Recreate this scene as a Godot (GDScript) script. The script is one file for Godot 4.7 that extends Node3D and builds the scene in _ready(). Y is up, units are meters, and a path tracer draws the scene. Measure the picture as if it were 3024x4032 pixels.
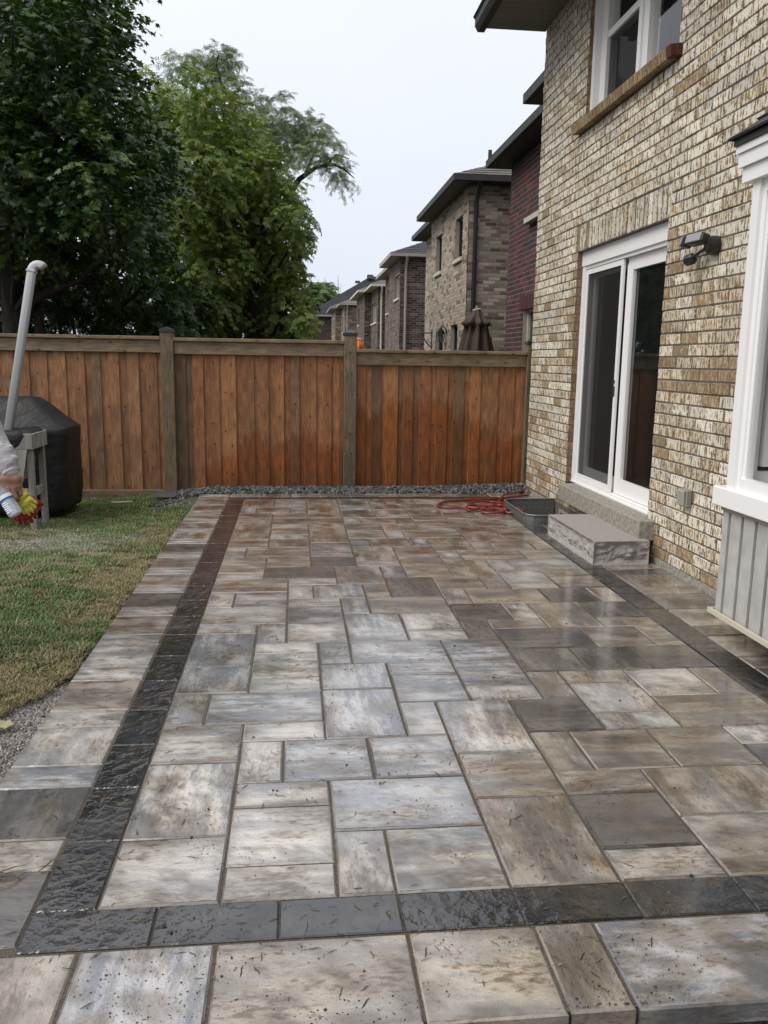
extends Node3D
# Backyard patio of large concrete pavers between a lawn, a cedar fence and a brick house, on an overcast day after rain.

var rng := RandomNumberGenerator.new()
var M := {}
var names := {}

# ---------------------------------------------------------------- helpers
func P(x: float, y: float, d: float) -> Vector3:      # d is the distance in front of the photographer's standing point
	return Vector3(x, y, -d)

func lin(r: float, g: float, b: float) -> Color:
	return Color(r, g, b).linear_to_srgb()

func rr(a: float, b: float) -> float:
	return rng.randf_range(a, b)

class MB:                                             # collects triangles for one mesh
	var v := PackedVector3Array()
	var n := PackedVector3Array()
	var t := PackedVector2Array()
	var c := PackedColorArray()
	func quad(a: Vector3, b: Vector3, cc: Vector3, d: Vector3, out: Vector3, ua: Vector2, ub: Vector2, uc: Vector2, ud: Vector2, col: Color) -> void:
		var no := (cc - a).cross(b - a)
		if no.length_squared() < 1e-16:
			no = (d - a).cross(cc - a)
		if no.dot(out) < 0.0:
			v.append_array([a, d, cc, a, cc, b])
			t.append_array([ua, ud, uc, ua, uc, ub])
			no = -no
		else:
			v.append_array([a, b, cc, a, cc, d])
			t.append_array([ua, ub, uc, ua, uc, ud])
		no = no.normalized()
		n.append_array([no, no, no, no, no, no])
		c.append_array([col, col, col, col, col, col])
	func quad4(a: Vector3, b: Vector3, cc: Vector3, d: Vector3, out: Vector3, ua: Vector2, ub: Vector2, uc: Vector2, ud: Vector2, ca: Color, cb: Color, ccc: Color, cd: Color) -> void:
		var i := v.size()
		quad(a, b, cc, d, out, ua, ub, uc, ud, ca)
		for k in range(i, i + 6):
			var p := v[k]
			c[k] = ca if p == a else (cb if p == b else (ccc if p == cc else cd))
	func tri(a: Vector3, b: Vector3, cc: Vector3, out: Vector3, col := Color.WHITE) -> void:
		var no := (cc - a).cross(b - a).normalized()
		if no.dot(out) < 0.0:
			v.append_array([a, cc, b])
			no = -no
		else:
			v.append_array([a, b, cc])
		n.append_array([no, no, no])
		for p in [v[v.size() - 3], v[v.size() - 2], v[v.size() - 1]]:
			t.append(Vector2(p.x + p.z, p.y))
			c.append(col)
	func face(a: Vector3, b: Vector3, cc: Vector3, d: Vector3, out: Vector3, col := Color.WHITE, uo := Vector2.ZERO) -> void:   # metre-scaled uv
		var l1 := a.distance_to(b)
		var l2 := a.distance_to(d)
		quad(a, b, cc, d, out, uo, uo + Vector2(l1, 0), uo + Vector2(l1, l2), uo + Vector2(0, l2), col)
	func box(lo: Vector3, hi: Vector3, col := Color.WHITE, uo := Vector2.ZERO) -> void:
		obox(Transform3D(Basis(), (lo + hi) / 2.0), hi - lo, col, uo, 0.0)
	func obox(x: Transform3D, size: Vector3, col := Color.WHITE, uo := Vector2.ZERO, bev := 0.0) -> void:
		var h := size / 2.0
		for ax in 3:
			for s in [-1.0, 1.0]:
				var e: Array[Vector3] = [Vector3.RIGHT, Vector3.UP, Vector3.BACK]
				var w: Vector3 = e[ax] * s * h[ax]
				var u := e[(ax + 1) % 3]
				var q := e[(ax + 2) % 3]
				if ax == 0:
					u = e[2]
					q = e[1]
				var hu: float = absf(u.dot(h)) - bev
				var hq: float = absf(q.dot(h)) - bev
				face(x * (w - u * hu - q * hq), x * (w + u * hu - q * hq), x * (w + u * hu + q * hq), x * (w - u * hu + q * hq), x.basis * w, col, uo)
		if bev > 0.0:
			var e2: Array[Vector3] = [Vector3.RIGHT, Vector3.UP, Vector3.BACK]
			for ax in 3:
				var a1: Vector3 = e2[(ax + 1) % 3]
				var a2: Vector3 = e2[(ax + 2) % 3]
				var al: Vector3 = e2[ax] * (h[ax] - bev)
				var h1: float = h[(ax + 1) % 3]
				var h2: float = h[(ax + 2) % 3]
				for s1 in [-1.0, 1.0]:
					for s2 in [-1.0, 1.0]:
						var p1: Vector3 = a1 * s1 * h1 + a2 * s2 * (h2 - bev)
						var p2: Vector3 = a1 * s1 * (h1 - bev) + a2 * s2 * h2
						face(x * (p1 - al), x * (p1 + al), x * (p2 + al), x * (p2 - al), x.basis * (a1 * s1 + a2 * s2), col, uo)
			for sx in [-1.0, 1.0]:
				for sy in [-1.0, 1.0]:
					for sz in [-1.0, 1.0]:
						var k := Vector3(sx, sy, sz)
						var b := Vector3(bev, bev, bev)
						tri(x * (k * (h - Vector3(0, bev, bev))), x * (k * (h - Vector3(bev, 0, bev))), x * (k * (h - Vector3(bev, bev, 0))), x.basis * k, col)
	func tube(pts: Array, r: Array, seg := 8, col := Color.WHITE, caps := true, squash := 1.0) -> void:
		var rings: Array = []
		var up := Vector3.UP
		var len := 0.0
		var lens: Array = []
		for i in pts.size():
			var dir: Vector3 = (pts[mini(i + 1, pts.size() - 1)] - pts[maxi(i - 1, 0)]).normalized()
			if absf(dir.dot(up)) > 0.95:
				up = Vector3.RIGHT if absf(dir.x) < 0.9 else Vector3.BACK
			var a := dir.cross(up).normalized()
			var b := a.cross(dir).normalized()
			up = b
			var ring: Array = []
			for k in seg:
				var g := TAU * k / seg
				ring.append((a * cos(g) + b * sin(g) * squash))
			rings.append(ring)
			if i > 0:
				len += (pts[i] - pts[i - 1]).length()
			lens.append(len)
		for i in pts.size() - 1:
			for k in seg:
				var k2 := (k + 1) % seg
				var n0: Vector3 = rings[i][k]
				var n1: Vector3 = rings[i][k2]
				var n2: Vector3 = rings[i + 1][k2]
				var n3: Vector3 = rings[i + 1][k]
				var base := v.size()
				quad(pts[i] + n0 * r[i], pts[i] + n1 * r[i], pts[i + 1] + n2 * r[i + 1], pts[i + 1] + n3 * r[i + 1], n0 + n1, Vector2(float(k) / seg, lens[i]), Vector2(float(k + 1) / seg, lens[i]), Vector2(float(k + 1) / seg, lens[i + 1]), Vector2(float(k) / seg, lens[i + 1]), col)
				for j in range(base, v.size()):
					var pnt := v[j]
					n[j] = ((pnt - pts[i]).normalized() if pnt.distance_squared_to(pts[i] + n0 * r[i]) < 1e-10 or pnt.distance_squared_to(pts[i] + n1 * r[i]) < 1e-10 else (pnt - pts[i + 1]).normalized())
		if caps:
			for e in [0, pts.size() - 1]:
				var o: Vector3 = (pts[0] - pts[1]) if e == 0 else (pts[e] - pts[e - 1])
				for k in seg:
					tri(pts[e], pts[e] + rings[e][k] * r[e], pts[e] + rings[e][(k + 1) % seg] * r[e], o, col)
	func prism(poly: Array, x: Transform3D, depth: float, col := Color.WHITE) -> void:   # polygon in x/y of the frame, extruded along its z
		var pv := PackedVector2Array(poly)
		var ids := Geometry2D.triangulate_polygon(pv)
		for i in range(0, ids.size(), 3):
			for z in [0.0, depth]:
				var out: Vector3 = x.basis.z * (1.0 if z > 0.0 else -1.0)
				tri(x * Vector3(pv[ids[i]].x, pv[ids[i]].y, z), x * Vector3(pv[ids[i + 1]].x, pv[ids[i + 1]].y, z), x * Vector3(pv[ids[i + 2]].x, pv[ids[i + 2]].y, z), out, col)
		var area := 0.0
		for i in pv.size():
			area += pv[i].cross(pv[(i + 1) % pv.size()])
		for i in pv.size():
			var a := pv[i]
			var b := pv[(i + 1) % pv.size()]
			var o := Vector2(b.y - a.y, a.x - b.x) * (1.0 if area > 0.0 else -1.0)
			face(x * Vector3(a.x, a.y, 0), x * Vector3(b.x, b.y, 0), x * Vector3(b.x, b.y, depth), x * Vector3(a.x, a.y, depth), x.basis * Vector3(o.x, o.y, 0), col)
	func mesh() -> ArrayMesh:
		var ar := []
		ar.resize(Mesh.ARRAY_MAX)
		ar[Mesh.ARRAY_VERTEX] = v
		ar[Mesh.ARRAY_NORMAL] = n
		ar[Mesh.ARRAY_TEX_UV] = t
		ar[Mesh.ARRAY_COLOR] = c
		var m := ArrayMesh.new()
		m.add_surface_from_arrays(Mesh.PRIMITIVE_TRIANGLES, ar)
		return m

func numbered(called: String) -> String:
	if not names.has(called):
		names[called] = 0
		return called
	names[called] += 1
	return "%s_%03d" % [called, names[called]]

func tag(o: Node, label: String, category: String, group := "", kind := "") -> Node:
	if label: o.set_meta("label", label)
	if category: o.set_meta("category", category)
	if group: o.set_meta("group", group)
	if kind: o.set_meta("kind", kind)
	return o

func put(called: String, mesh: Mesh, m: Material, parent: Node = self, x := Transform3D()) -> MeshInstance3D:
	var o := MeshInstance3D.new()
	o.mesh = mesh
	o.material_override = m
	o.transform = x
	if parent == self:
		o.name = numbered(called)
		add_child(o)
	else:
		o.name = called
		parent.add_child(o, true)
	return o

func part(called: String, mb: MB, m: Material, parent: Node = self) -> MeshInstance3D:      # the mesh is given in world metres; the node keeps its parent's place
	var shift := Vector3.ZERO
	if parent != self and parent is Node3D:
		var q: Node = parent
		while q != self and q is Node3D:
			shift += q.position
			q = q.get_parent()
	if shift != Vector3.ZERO:
		for i in mb.v.size():
			mb.v[i] -= shift
	return put(called, mb.mesh(), m, parent)

func thing(called: String, label: String, category: String, at := Vector3.ZERO, group := "", kind := "") -> Node3D:
	var o := Node3D.new()
	o.name = numbered(called)
	add_child(o)
	o.position = at
	tag(o, label, category, group, kind)
	return o

func many(called: String, mesh: Mesh, m: Material, xs: Array, cs: Array, parent: Node = self) -> MultiMeshInstance3D:
	var mm := MultiMesh.new()
	mm.transform_format = MultiMesh.TRANSFORM_3D
	mm.use_colors = true
	mm.mesh = mesh
	mm.instance_count = xs.size()
	for i in xs.size():
		mm.set_instance_transform(i, xs[i])
		mm.set_instance_color(i, cs[i])
	var o := MultiMeshInstance3D.new()
	o.multimesh = mm
	o.material_override = m
	o.set_meta("kind", "stuff")
	if parent == self:
		o.name = numbered(called)
		add_child(o)
	else:
		o.name = called
		parent.add_child(o, true)
	return o

# ---------------------------------------------------------------- textures
func noise_img(w: int, h: int, f: float, sd: int, oct := 4, kind := FastNoiseLite.TYPE_SIMPLEX_SMOOTH, ridged := false) -> Image:
	var nz := FastNoiseLite.new()
	nz.noise_type = kind
	nz.frequency = f
	nz.seed = sd
	nz.fractal_octaves = oct
	nz.fractal_type = FastNoiseLite.FRACTAL_RIDGED if ridged else FastNoiseLite.FRACTAL_FBM
	return nz.get_seamless_image(w, h, false, false, 0.15)

func noise_bytes(s: int, f: float, sd: int, oct := 4, sx := 1, sy := 1, kind := FastNoiseLite.TYPE_SIMPLEX_SMOOTH, ridged := false) -> PackedByteArray:
	var im := noise_img(s / sx, s / sy, f, sd, oct, kind, ridged)
	if sx > 1 or sy > 1:
		im.resize(s, s, Image.INTERPOLATE_CUBIC)
	return im.get_data()

func tex_rgb(s: int, b: PackedByteArray) -> ImageTexture:
	return ImageTexture.create_from_image(Image.create_from_data(s, s, false, Image.FORMAT_RGB8, b))

func tex_l(s: int, b: PackedByteArray) -> ImageTexture:
	return ImageTexture.create_from_image(Image.create_from_data(s, s, false, Image.FORMAT_L8, b))

func normal_tex(s: int, b: PackedByteArray, strength: float) -> ImageTexture:
	var im := Image.create_from_data(s, s, false, Image.FORMAT_L8, b)
	im.convert(Image.FORMAT_RGBA8)
	im.bump_map_to_normal_map(strength)
	return ImageTexture.create_from_image(im)

func ss(a: float, b: float, x: float) -> float:
	var t := clampf((x - a) / (b - a), 0.0, 1.0)
	return t * t * (3.0 - 2.0 * t)

func mat(key: String, col: Color, rough: float, tex: Texture2D = null, nrm: Texture2D = null, ns := 1.0, uv := 1.0, metal := 0.0) -> StandardMaterial3D:
	var m := StandardMaterial3D.new()
	m.resource_name = key
	m.albedo_color = col
	m.roughness = rough
	m.metallic = metal
	m.vertex_color_use_as_albedo = true
	if tex: m.albedo_texture = tex
	if nrm:
		m.normal_enabled = true
		m.normal_texture = nrm
		m.normal_scale = ns
	m.uv1_scale = Vector3(uv, uv, uv)
	M[key] = m
	return m

func streak_texture(s: int, sd: int, soft: float, dark: Color, warm: Color) -> ImageTexture:      # cast concrete: colours smeared along u, with ragged borders and trodden-in soil
	var a := noise_bytes(s, 0.03, sd, 5, 8, 1)
	var b := noise_bytes(s, 0.007, sd + 1, 3, 3, 1)
	var g := noise_bytes(s, 0.24, sd + 2, 3)
	var e := noise_bytes(s, 0.07, sd + 5, 4, 3, 1)
	var w := noise_bytes(s, 0.006, sd + 3, 3, 2, 1)
	var pit := noise_bytes(s, 0.09, sd + 4, 3, 2, 1)
	var o := PackedByteArray()
	o.resize(s * s * 3)
	for i in s * s:
		var k := a[i] * 0.0013 + b[i] * 0.0026 + (e[i] - 128) * 0.0013 + (g[i] - 128) * 0.0007
		var d := ss(0.5 - soft, 0.5 + soft, k)
		var u := ss(0.45, 0.66, w[i] * 0.0031 + e[i] * 0.0008) * 0.8
		var gr := 0.86 + 0.20 * g[i] / 255.0
		if pit[i] < 70: gr *= 0.66 + pit[i] / 206.0
		var r := lerpf(dark.r, 1.0, d) * lerpf(1.0, warm.r, u)
		var gg := lerpf(dark.g, 0.99, d) * lerpf(1.0, warm.g, u)
		var bb := lerpf(dark.b, 0.975, d) * lerpf(1.0, warm.b, u)
		var soil := ss(0.55, 0.76, e[i] * 0.0013 + w[i] * 0.0014 + pit[i] * 0.0007 + g[i] * 0.0007) * 0.75
		r = lerpf(r, 0.50, soil) * gr
		gg = lerpf(gg, 0.43, soil) * gr
		bb = lerpf(bb, 0.36, soil) * gr
		o[i * 3] = int(minf(r, 1.0) * 255.0)
		o[i * 3 + 1] = int(minf(gg, 1.0) * 255.0)
		o[i * 3 + 2] = int(minf(bb, 1.0) * 255.0)
	return tex_rgb(s, o)

func brick_texture(s: int, sd: int, cover: float, slip: Color, soft: float) -> ImageTexture:       # a cream slip over brown clay, torn into upright streaks
	var a := noise_bytes(s, 0.045, sd, 3, 1, 6)
	var b := noise_bytes(s, 0.012, sd + 1, 4)
	var g := noise_bytes(s, 0.2, sd + 2, 3, 1, 2)
	var e := noise_bytes(s, 0.05, sd + 3, 4, 1, 2)
	var o := PackedByteArray()
	o.resize(s * s * 3)
	for i in s * s:
		var k := a[i] / 255.0 * 0.5 + b[i] / 255.0 * 0.25 + e[i] / 255.0 * 0.25
		var d := ss(cover - soft, cover + soft, k)
		var gr := 0.72 + 0.42 * g[i] / 255.0
		var q := e[i] / 255.0
		o[i * 3] = int(minf(lerpf(0.52 + 0.18 * q, slip.r, d) * gr, 1.0) * 255.0)
		o[i * 3 + 1] = int(minf(lerpf(0.425 + 0.18 * q, slip.g, d) * gr, 1.0) * 255.0)
		o[i * 3 + 2] = int(minf(lerpf(0.305 + 0.18 * q, slip.b, d) * gr, 1.0) * 255.0)
	return tex_rgb(s, o)

func wood_texture(s: int, sd: int) -> ImageTexture:                      # grain along v, with knots
	var a := noise_bytes(s, 0.03, sd, 4, 1, 8)
	var b := noise_bytes(s, 0.006, sd + 1, 3, 1, 2)
	var f := noise_bytes(s, 0.15, sd + 2, 2, 1, 8)
	var o := PackedByteArray()
	o.resize(s * s * 3)
	var kn: Array = []
	var r := RandomNumberGenerator.new()
	r.seed = sd
	for i in 15:
		kn.append(Vector3(r.randf() * s, r.randf() * s, r.randf_range(2.5, 6.0) * s / 1024.0))
	for i in s * s:
		var k := 0.60 + 0.26 * a[i] / 255.0 + 0.22 * b[i] / 255.0
		var ring := sin(b[i] * 0.42 + a[i] * 0.05)
		k *= 1.0 - 0.09 * maxf(ring, 0.0)
		k *= 0.90 + 0.14 * f[i] / 255.0
		o[i * 3] = int(minf(k, 1.0) * 255.0)
		o[i * 3 + 1] = int(minf(k * 0.98, 1.0) * 255.0)
		o[i * 3 + 2] = int(minf(k * 0.95, 1.0) * 255.0)
	for q in kn:
		var rad := int(q.z * 3.2)
		for dy in range(-rad * 2, rad * 2 + 1):
			for dx in range(-rad, rad + 1):
				var dd: float = sqrt(float(dx * dx) + dy * dy * 0.4) / q.z
				if dd < 3.0:
					var x := posmod(int(q.x) + dx, s)
					var y := posmod(int(q.y) + dy, s)
					var j := (y * s + x) * 3
					var kk := 0.34 if dd < 0.8 else lerpf(0.55, 1.0, ss(0.8, 3.0, dd)) * (0.92 + 0.08 * sin(dd * 9.0))
					o[j] = int(o[j] * minf(kk * 1.1, 1.0))
					o[j + 1] = int(o[j + 1] * kk)
					o[j + 2] = int(o[j + 2] * kk * 0.92)
	return tex_rgb(s, o)

func grain_texture(s: int, f: float, sd: int, lo: float, hi: float, oct := 4, sx := 1, sy := 1) -> ImageTexture:
	var a := noise_bytes(s, f, sd, oct, sx, sy)
	var lut := PackedByteArray()
	for i in 256:
		lut.append(int(clampf(lerpf(lo, hi, i / 255.0), 0.0, 1.0) * 255.0))
	for i in a.size():
		a[i] = lut[a[i]]
	return tex_l(s, a)

func make_materials() -> void:
	var st1 := streak_texture(768, 11, 0.20, Color(0.82, 0.825, 0.84), Color(0.95, 0.925, 0.89))
	var st2 := streak_texture(768, 31, 0.17, Color(0.68, 0.69, 0.71), Color(0.95, 0.92, 0.875))
	var st3 := streak_texture(768, 57, 0.18, Color(0.72, 0.71, 0.70), Color(0.93, 0.875, 0.80))
	var pn := noise_bytes(512, 0.06, 5, 5, 2, 1)
	var pnt := normal_tex(512, pn, 2.2)
	var wet := grain_texture(512, 0.010, 77, 0.12, 0.75, 4)
	for i in 3:
		var m := mat(["paver_soft", "paver_streaked", "paver_warm"][i], Color.WHITE, 1.0, [st1, st2, st3][i], pnt, 0.55, 0.8)
		m.roughness_texture = wet
		m.metallic_specular = 0.68
		m.clearcoat_enabled = true                     # a film of rain
		m.clearcoat = 1.0
		m.clearcoat_roughness = 0.12
	var sl := noise_bytes(512, 0.016, 91, 5, 1, 1, FastNoiseLite.TYPE_SIMPLEX_SMOOTH, true)
	var sl2 := noise_bytes(512, 0.05, 92, 4)
	for i in sl.size():
		sl[i] = int(sl[i] * 0.72 + sl2[i] * 0.28)
	var slate := mat("slate", Color.WHITE, 1.0, grain_texture(512, 0.02, 93, 0.62, 1.0, 5), normal_tex(512, sl, 4.8), 1.0, 0.8)
	slate.roughness_texture = grain_texture(256, 0.012, 94, 0.02, 0.40, 4)
	slate.metallic_specular = 0.68
	slate.clearcoat_enabled = true
	slate.clearcoat = 0.5
	slate.clearcoat_roughness = 0.10
	var flat := slate.duplicate() as StandardMaterial3D
	flat.resource_name = "slate_flat"
	flat.normal_scale = 0.45
	M["slate_flat"] = flat
	slate.normal_scale = 0.75
	var bt: Array = [brick_texture(512, 201, 0.45, Color(0.95, 0.925, 0.865), 0.05), brick_texture(512, 231, 0.49, Color(0.89, 0.85, 0.765), 0.07), brick_texture(512, 261, 0.54, Color(0.77, 0.705, 0.59), 0.10)]
	var bn := noise_bytes(512, 0.06, 205, 4, 1, 4)
	var bn2 := noise_bytes(512, 0.12, 206, 3)
	for i in bn.size():
		bn[i] = int(bn[i] * 0.6 + bn2[i] * 0.4)
	var bnt := normal_tex(512, bn, 4.0)
	for i in 3:
		mat(["brick_cream", "brick_mixed", "brick_brown"][i], Color.WHITE, 0.88, bt[i], bnt, 0.8, 1.5)
	var g1 := grain_texture(256, 0.06, 301, 0.62, 1.0, 5)
	var g2 := grain_texture(512, 0.014, 302, 0.55, 1.0, 5)
	var gn := normal_tex(256, noise_bytes(256, 0.10, 303, 5), 3.0)
	mat("mortar", lin(0.19, 0.165, 0.145), 0.95, g1, gn, 0.8, 3.0)
	mat("far_brick", Color.WHITE, 0.9, g1, null, 1.0, 3.0)
	mat("concrete", lin(0.40, 0.375, 0.325), 0.85, grain_texture(512, 0.03, 305, 0.66, 1.0, 5), gn, 0.1, 1.2)
	for m in [M.concrete]:
		m.uv1_triplanar = true
		m.uv1_world_triplanar = true
	mat("joint_sand", lin(0.135, 0.115, 0.09), 0.95, g1, gn, 1.0, 5.0)
	mat("stone", lin(0.36, 0.34, 0.328), 0.85, grain_texture(256, 0.05, 304, 0.82, 1.0, 4), gn, 0.25, 2.5)
	var wd := wood_texture(1024, 401)
	var wn := normal_tex(512, noise_bytes(512, 0.05, 405, 4, 1, 8), 2.0)
	mat("wood", Color.WHITE, 0.72, wd, wn, 0.5, 1.0)
	mat("white_vinyl", lin(0.80, 0.80, 0.81), 0.32)
	mat("white_metal", lin(0.78, 0.78, 0.79), 0.38)
	mat("grey_siding", lin(0.50, 0.495, 0.48), 0.5, grain_texture(512, 0.012, 410, 0.86, 1.0, 4))
	mat("dark_metal", lin(0.03, 0.03, 0.032), 0.4)
	mat("bronze_metal", lin(0.030, 0.026, 0.024), 0.6)
	mat("cream_metal", lin(0.52, 0.49, 0.40), 0.45)
	mat("taupe_metal", lin(0.30, 0.27, 0.24), 0.45)
	mat("soffit", lin(0.16, 0.15, 0.135), 0.6)
	mat("grey_plastic", lin(0.43, 0.44, 0.455), 0.42)
	mat("black_plastic", lin(0.022, 0.022, 0.024), 0.38)
	mat("lamp_lens", lin(0.27, 0.28, 0.31), 0.35)
	mat("galvanized", lin(0.30, 0.31, 0.30), 0.5, g1, null, 1.0, 2.0, 0.6)
	mat("shingle", Color.WHITE, 0.9, g1, gn, 0.8, 4.0)
	mat("room", lin(0.022, 0.02, 0.019), 0.9)
	mat("cloth_black", lin(0.012, 0.012, 0.014), 0.62, g2, normal_tex(256, noise_bytes(256, 0.02, 421, 4), 5.0), 0.6, 1.2)
	mat("cloth_brown", lin(0.105, 0.078, 0.06), 0.85, g1, null, 1.0, 2.0)
	mat("cloth_orange", lin(0.62, 0.17, 0.035), 0.8)
	mat("cloth_grey", lin(0.50, 0.495, 0.515), 0.9, grain_texture(256, 0.03, 430, 0.80, 1.0, 3), normal_tex(256, noise_bytes(256, 0.03, 422, 4, 1, 2), 7.0), 1.0, 3.0)
	mat("curtain", lin(0.45, 0.46, 0.48), 0.9)
	mat("weathered_wood", lin(0.40, 0.385, 0.36), 0.8, grain_texture(256, 0.03, 423, 0.7, 1.0, 4, 1, 8), null, 1.0, 1.0)
	mat("hose_rubber", lin(0.17, 0.025, 0.022), 0.3)
	mat("skin", lin(0.24, 0.125, 0.085), 0.55)
	mat("painted", Color.WHITE, 0.7)
	mat("matte", Color.WHITE, 0.9, g1, null, 1.0, 4.0)
	mat("denim", lin(0.05, 0.06, 0.09), 0.9, g1, null, 1.0, 6.0)
	mat("bark", lin(0.055, 0.044, 0.035), 0.95, grain_texture(256, 0.03, 424, 0.45, 1.0, 4, 1, 6), gn, 1.0, 1.5)
	mat("soil", lin(0.16, 0.135, 0.10), 0.95, g2, gn, 1.0, 2.0)
	mat("turf", Color.WHITE, 0.95, g1, gn, 1.0, 3.0)
	for i in 4:
		var lf := mat(["leaf_maple", "leaf_elder", "leaf_ash", "grass_blade"][i], Color.WHITE, [0.42, 0.5, 0.5, 0.6][i])
		lf.backlight = [lin(0.26, 0.36, 0.05), lin(0.62, 0.72, 0.18), lin(0.4, 0.48, 0.18), lin(0.12, 0.16, 0.04)][i]
		lf.backlight_enabled = true
		lf.cull_mode = BaseMaterial3D.CULL_DISABLED
	var gl := mat("glass", Color(0.78, 0.84, 0.84, 0.015), 0.02)
	gl.transparency = BaseMaterial3D.TRANSPARENCY_ALPHA
	gl.vertex_color_use_as_albedo = false
	gl.metallic_specular = 0.7                        # two panes' worth of reflection
	var dg := mat("dark_glass", lin(0.012, 0.014, 0.016), 0.06)
	dg.metallic_specular = 0.7
	var sc := mat("screen_mesh", Color(0.05, 0.05, 0.055, 0.62), 0.9)
	sc.transparency = BaseMaterial3D.TRANSPARENCY_ALPHA
	sc.vertex_color_use_as_albedo = false
	var pb := mat("clear_plastic", Color(0.85, 0.92, 0.98, 0.25), 0.05)
	pb.transparency = BaseMaterial3D.TRANSPARENCY_ALPHA
	pb.vertex_color_use_as_albedo = false

# ---------------------------------------------------------------- patio
const ROWS := {
		-6: "0+2x2l 2+2x1l 4+1x2l 5+2x2l 7+2x3t 9+2x1l 11+2x2t 13+2x2d 15+1x2l",
		-5: "2+2x2l 9+2x2d",
		-4: "0+2x3l 4+3x2g 11+3x2t 14+2x1t",
		-3: "2+2x1l 7+2x2t 9+2x1b 14+2x2d",
		-2: "2+1x2l 3+2x2g 5+2x2g 9+1x2t 10+2x2t 12+2x2t",
		-1: "0+2x2l 7+2x3l 14+2x1l",
		0: "2+2x1l 4+2x3g 6+1x2l 9+2x2d 11+2x1l 13+3x2t",
		1: "0+1x2l 1+3x2g 11+2x2l",
		2: "6+2x2g 8+2x1l 10+1x2t 13+2x2l 15+1x2t",
		3: "0+2x2g 2+2x1l 4+2x2g 8+2x2g 11+2x1t",
		4: "2+2x2l 6+2x1g 10+2x2d 12+2x2d 14+2x2d",
		5: "0+2x3g 4+1x2g 5+3x2g 8+2x2g",
		6: "2+2x1l 10+3x2d 13+2x2t 15+1x2t",
		7: "2+1x2g 3+2x2l 5+2x3g 7+2x1l 9+1x2d",
		8: "0+2x1l 7+2x2l 10+2x1t 12+2x3t 14+2x1t",
		9: "0+3x2l 3+2x2g 9+2x2d 11+1x2l 14+2x2d",
		10: "5+1x2g 6+3x2t",
		11: "0+1x2l 1+2x2g 3+2x1l 9+1x2b 10+3x2t 13+2x2d 15+1x2t",
		12: "3+1x2l 4+2x2g 6+1x2t 7+2x3d",
		13: "0+3x2t 9+2x2t 11+1x2l 12+2x1l 14+2x2t",
		14: "3+2x1l 5+2x3b 12+2x2g",
		15: "0+2x1l 2+3x2d 7+1x2g 8+2x2t 10+2x3t 14+2x1t",
		16: "0+2x2t 12+1x2l 13+3x2g",
		17: "2+2x2t 4+2x2d 6+2x1l 8+2x2b",
		18: "0+2x1l 6+2x3b 10+1x2l 11+3x2b 14+2x2t",
		19: "0+1x2l 1+3x2t 4+2x1l 8+2x2t",
		20: "4+2x2g 10+2x1t 12+1x2l 13+2x2b 15+1x2t",
		21: "0+2x2t 2+2x2t 6+1x2g 7+2x2t 9+1x2g 10+2x2t",
		22: "4+2x5t 12+2x2b 14+2x3b",
		23: "0+2x5t 2+2x1l 6+2x2b 8+1x2l 9+3x2b",
		24: "2+2x2b 12+2x2b",
		25: "6+2x2t 8+2x2b 10+2x1l 14+2x1l",
		26: "2+2x1l 10+3x2t 13+2x2b 15+1x2l",
		27: "2+4x2t 6+1x2l 7+2x2b 9+1x2t",
		28: "0+2x3b 10+2x2t 12+2x1l 14+2x3b",
		29: "2+2x2b 4+2x2b 6+2x3b 8+2x1l 12+2x2b",
		30: "8+1x2l 9+1x2t 10+1x2b 11+1x2l",
		31: "0+1x2l 1+2x2b 3+1x2l 4+2x3b 12+2x1l 14+2x2t",
		32: "6+2x1l 8+2x2b 10+2x2b 12+2x2b",
		33: "0+2x3b 2+2x3l 6+2x3b 14+2x1l",
		34: "4+2x2b 8+1x2b 9+2x2b 11+2x2l 13+1x2b 14+2x2b",
	}
const UX := 0.1806
const K_AT := [-9.0, -8.0, -6.0, 0.0, 13.0, 18.0, 23.0, 27.0, 29.0, 31.0, 33.0, 36.0, 37.0, 39.0]
const K_TO := [-8.80, -6.85, -5.97, 0.0, 12.9, 17.8, 22.63, 26.45, 28.2, 29.85, 31.85, 34.75, 35.6, 37.1]
var blot := FastNoiseLite.new()
var fine := FastNoiseLite.new()

func kx(i: float) -> float:
	return -0.595 + UX * i

func kd(k: float) -> float:                            # rows were laid a little tighter towards the fence
	for j in K_AT.size() - 1:
		if k <= K_AT[j + 1]:
			return 3.39 + 0.182 * lerpf(K_TO[j], K_TO[j + 1], (k - K_AT[j]) / (K_AT[j + 1] - K_AT[j]))
	return 3.39 + 0.182 * K_TO[-1]

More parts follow.
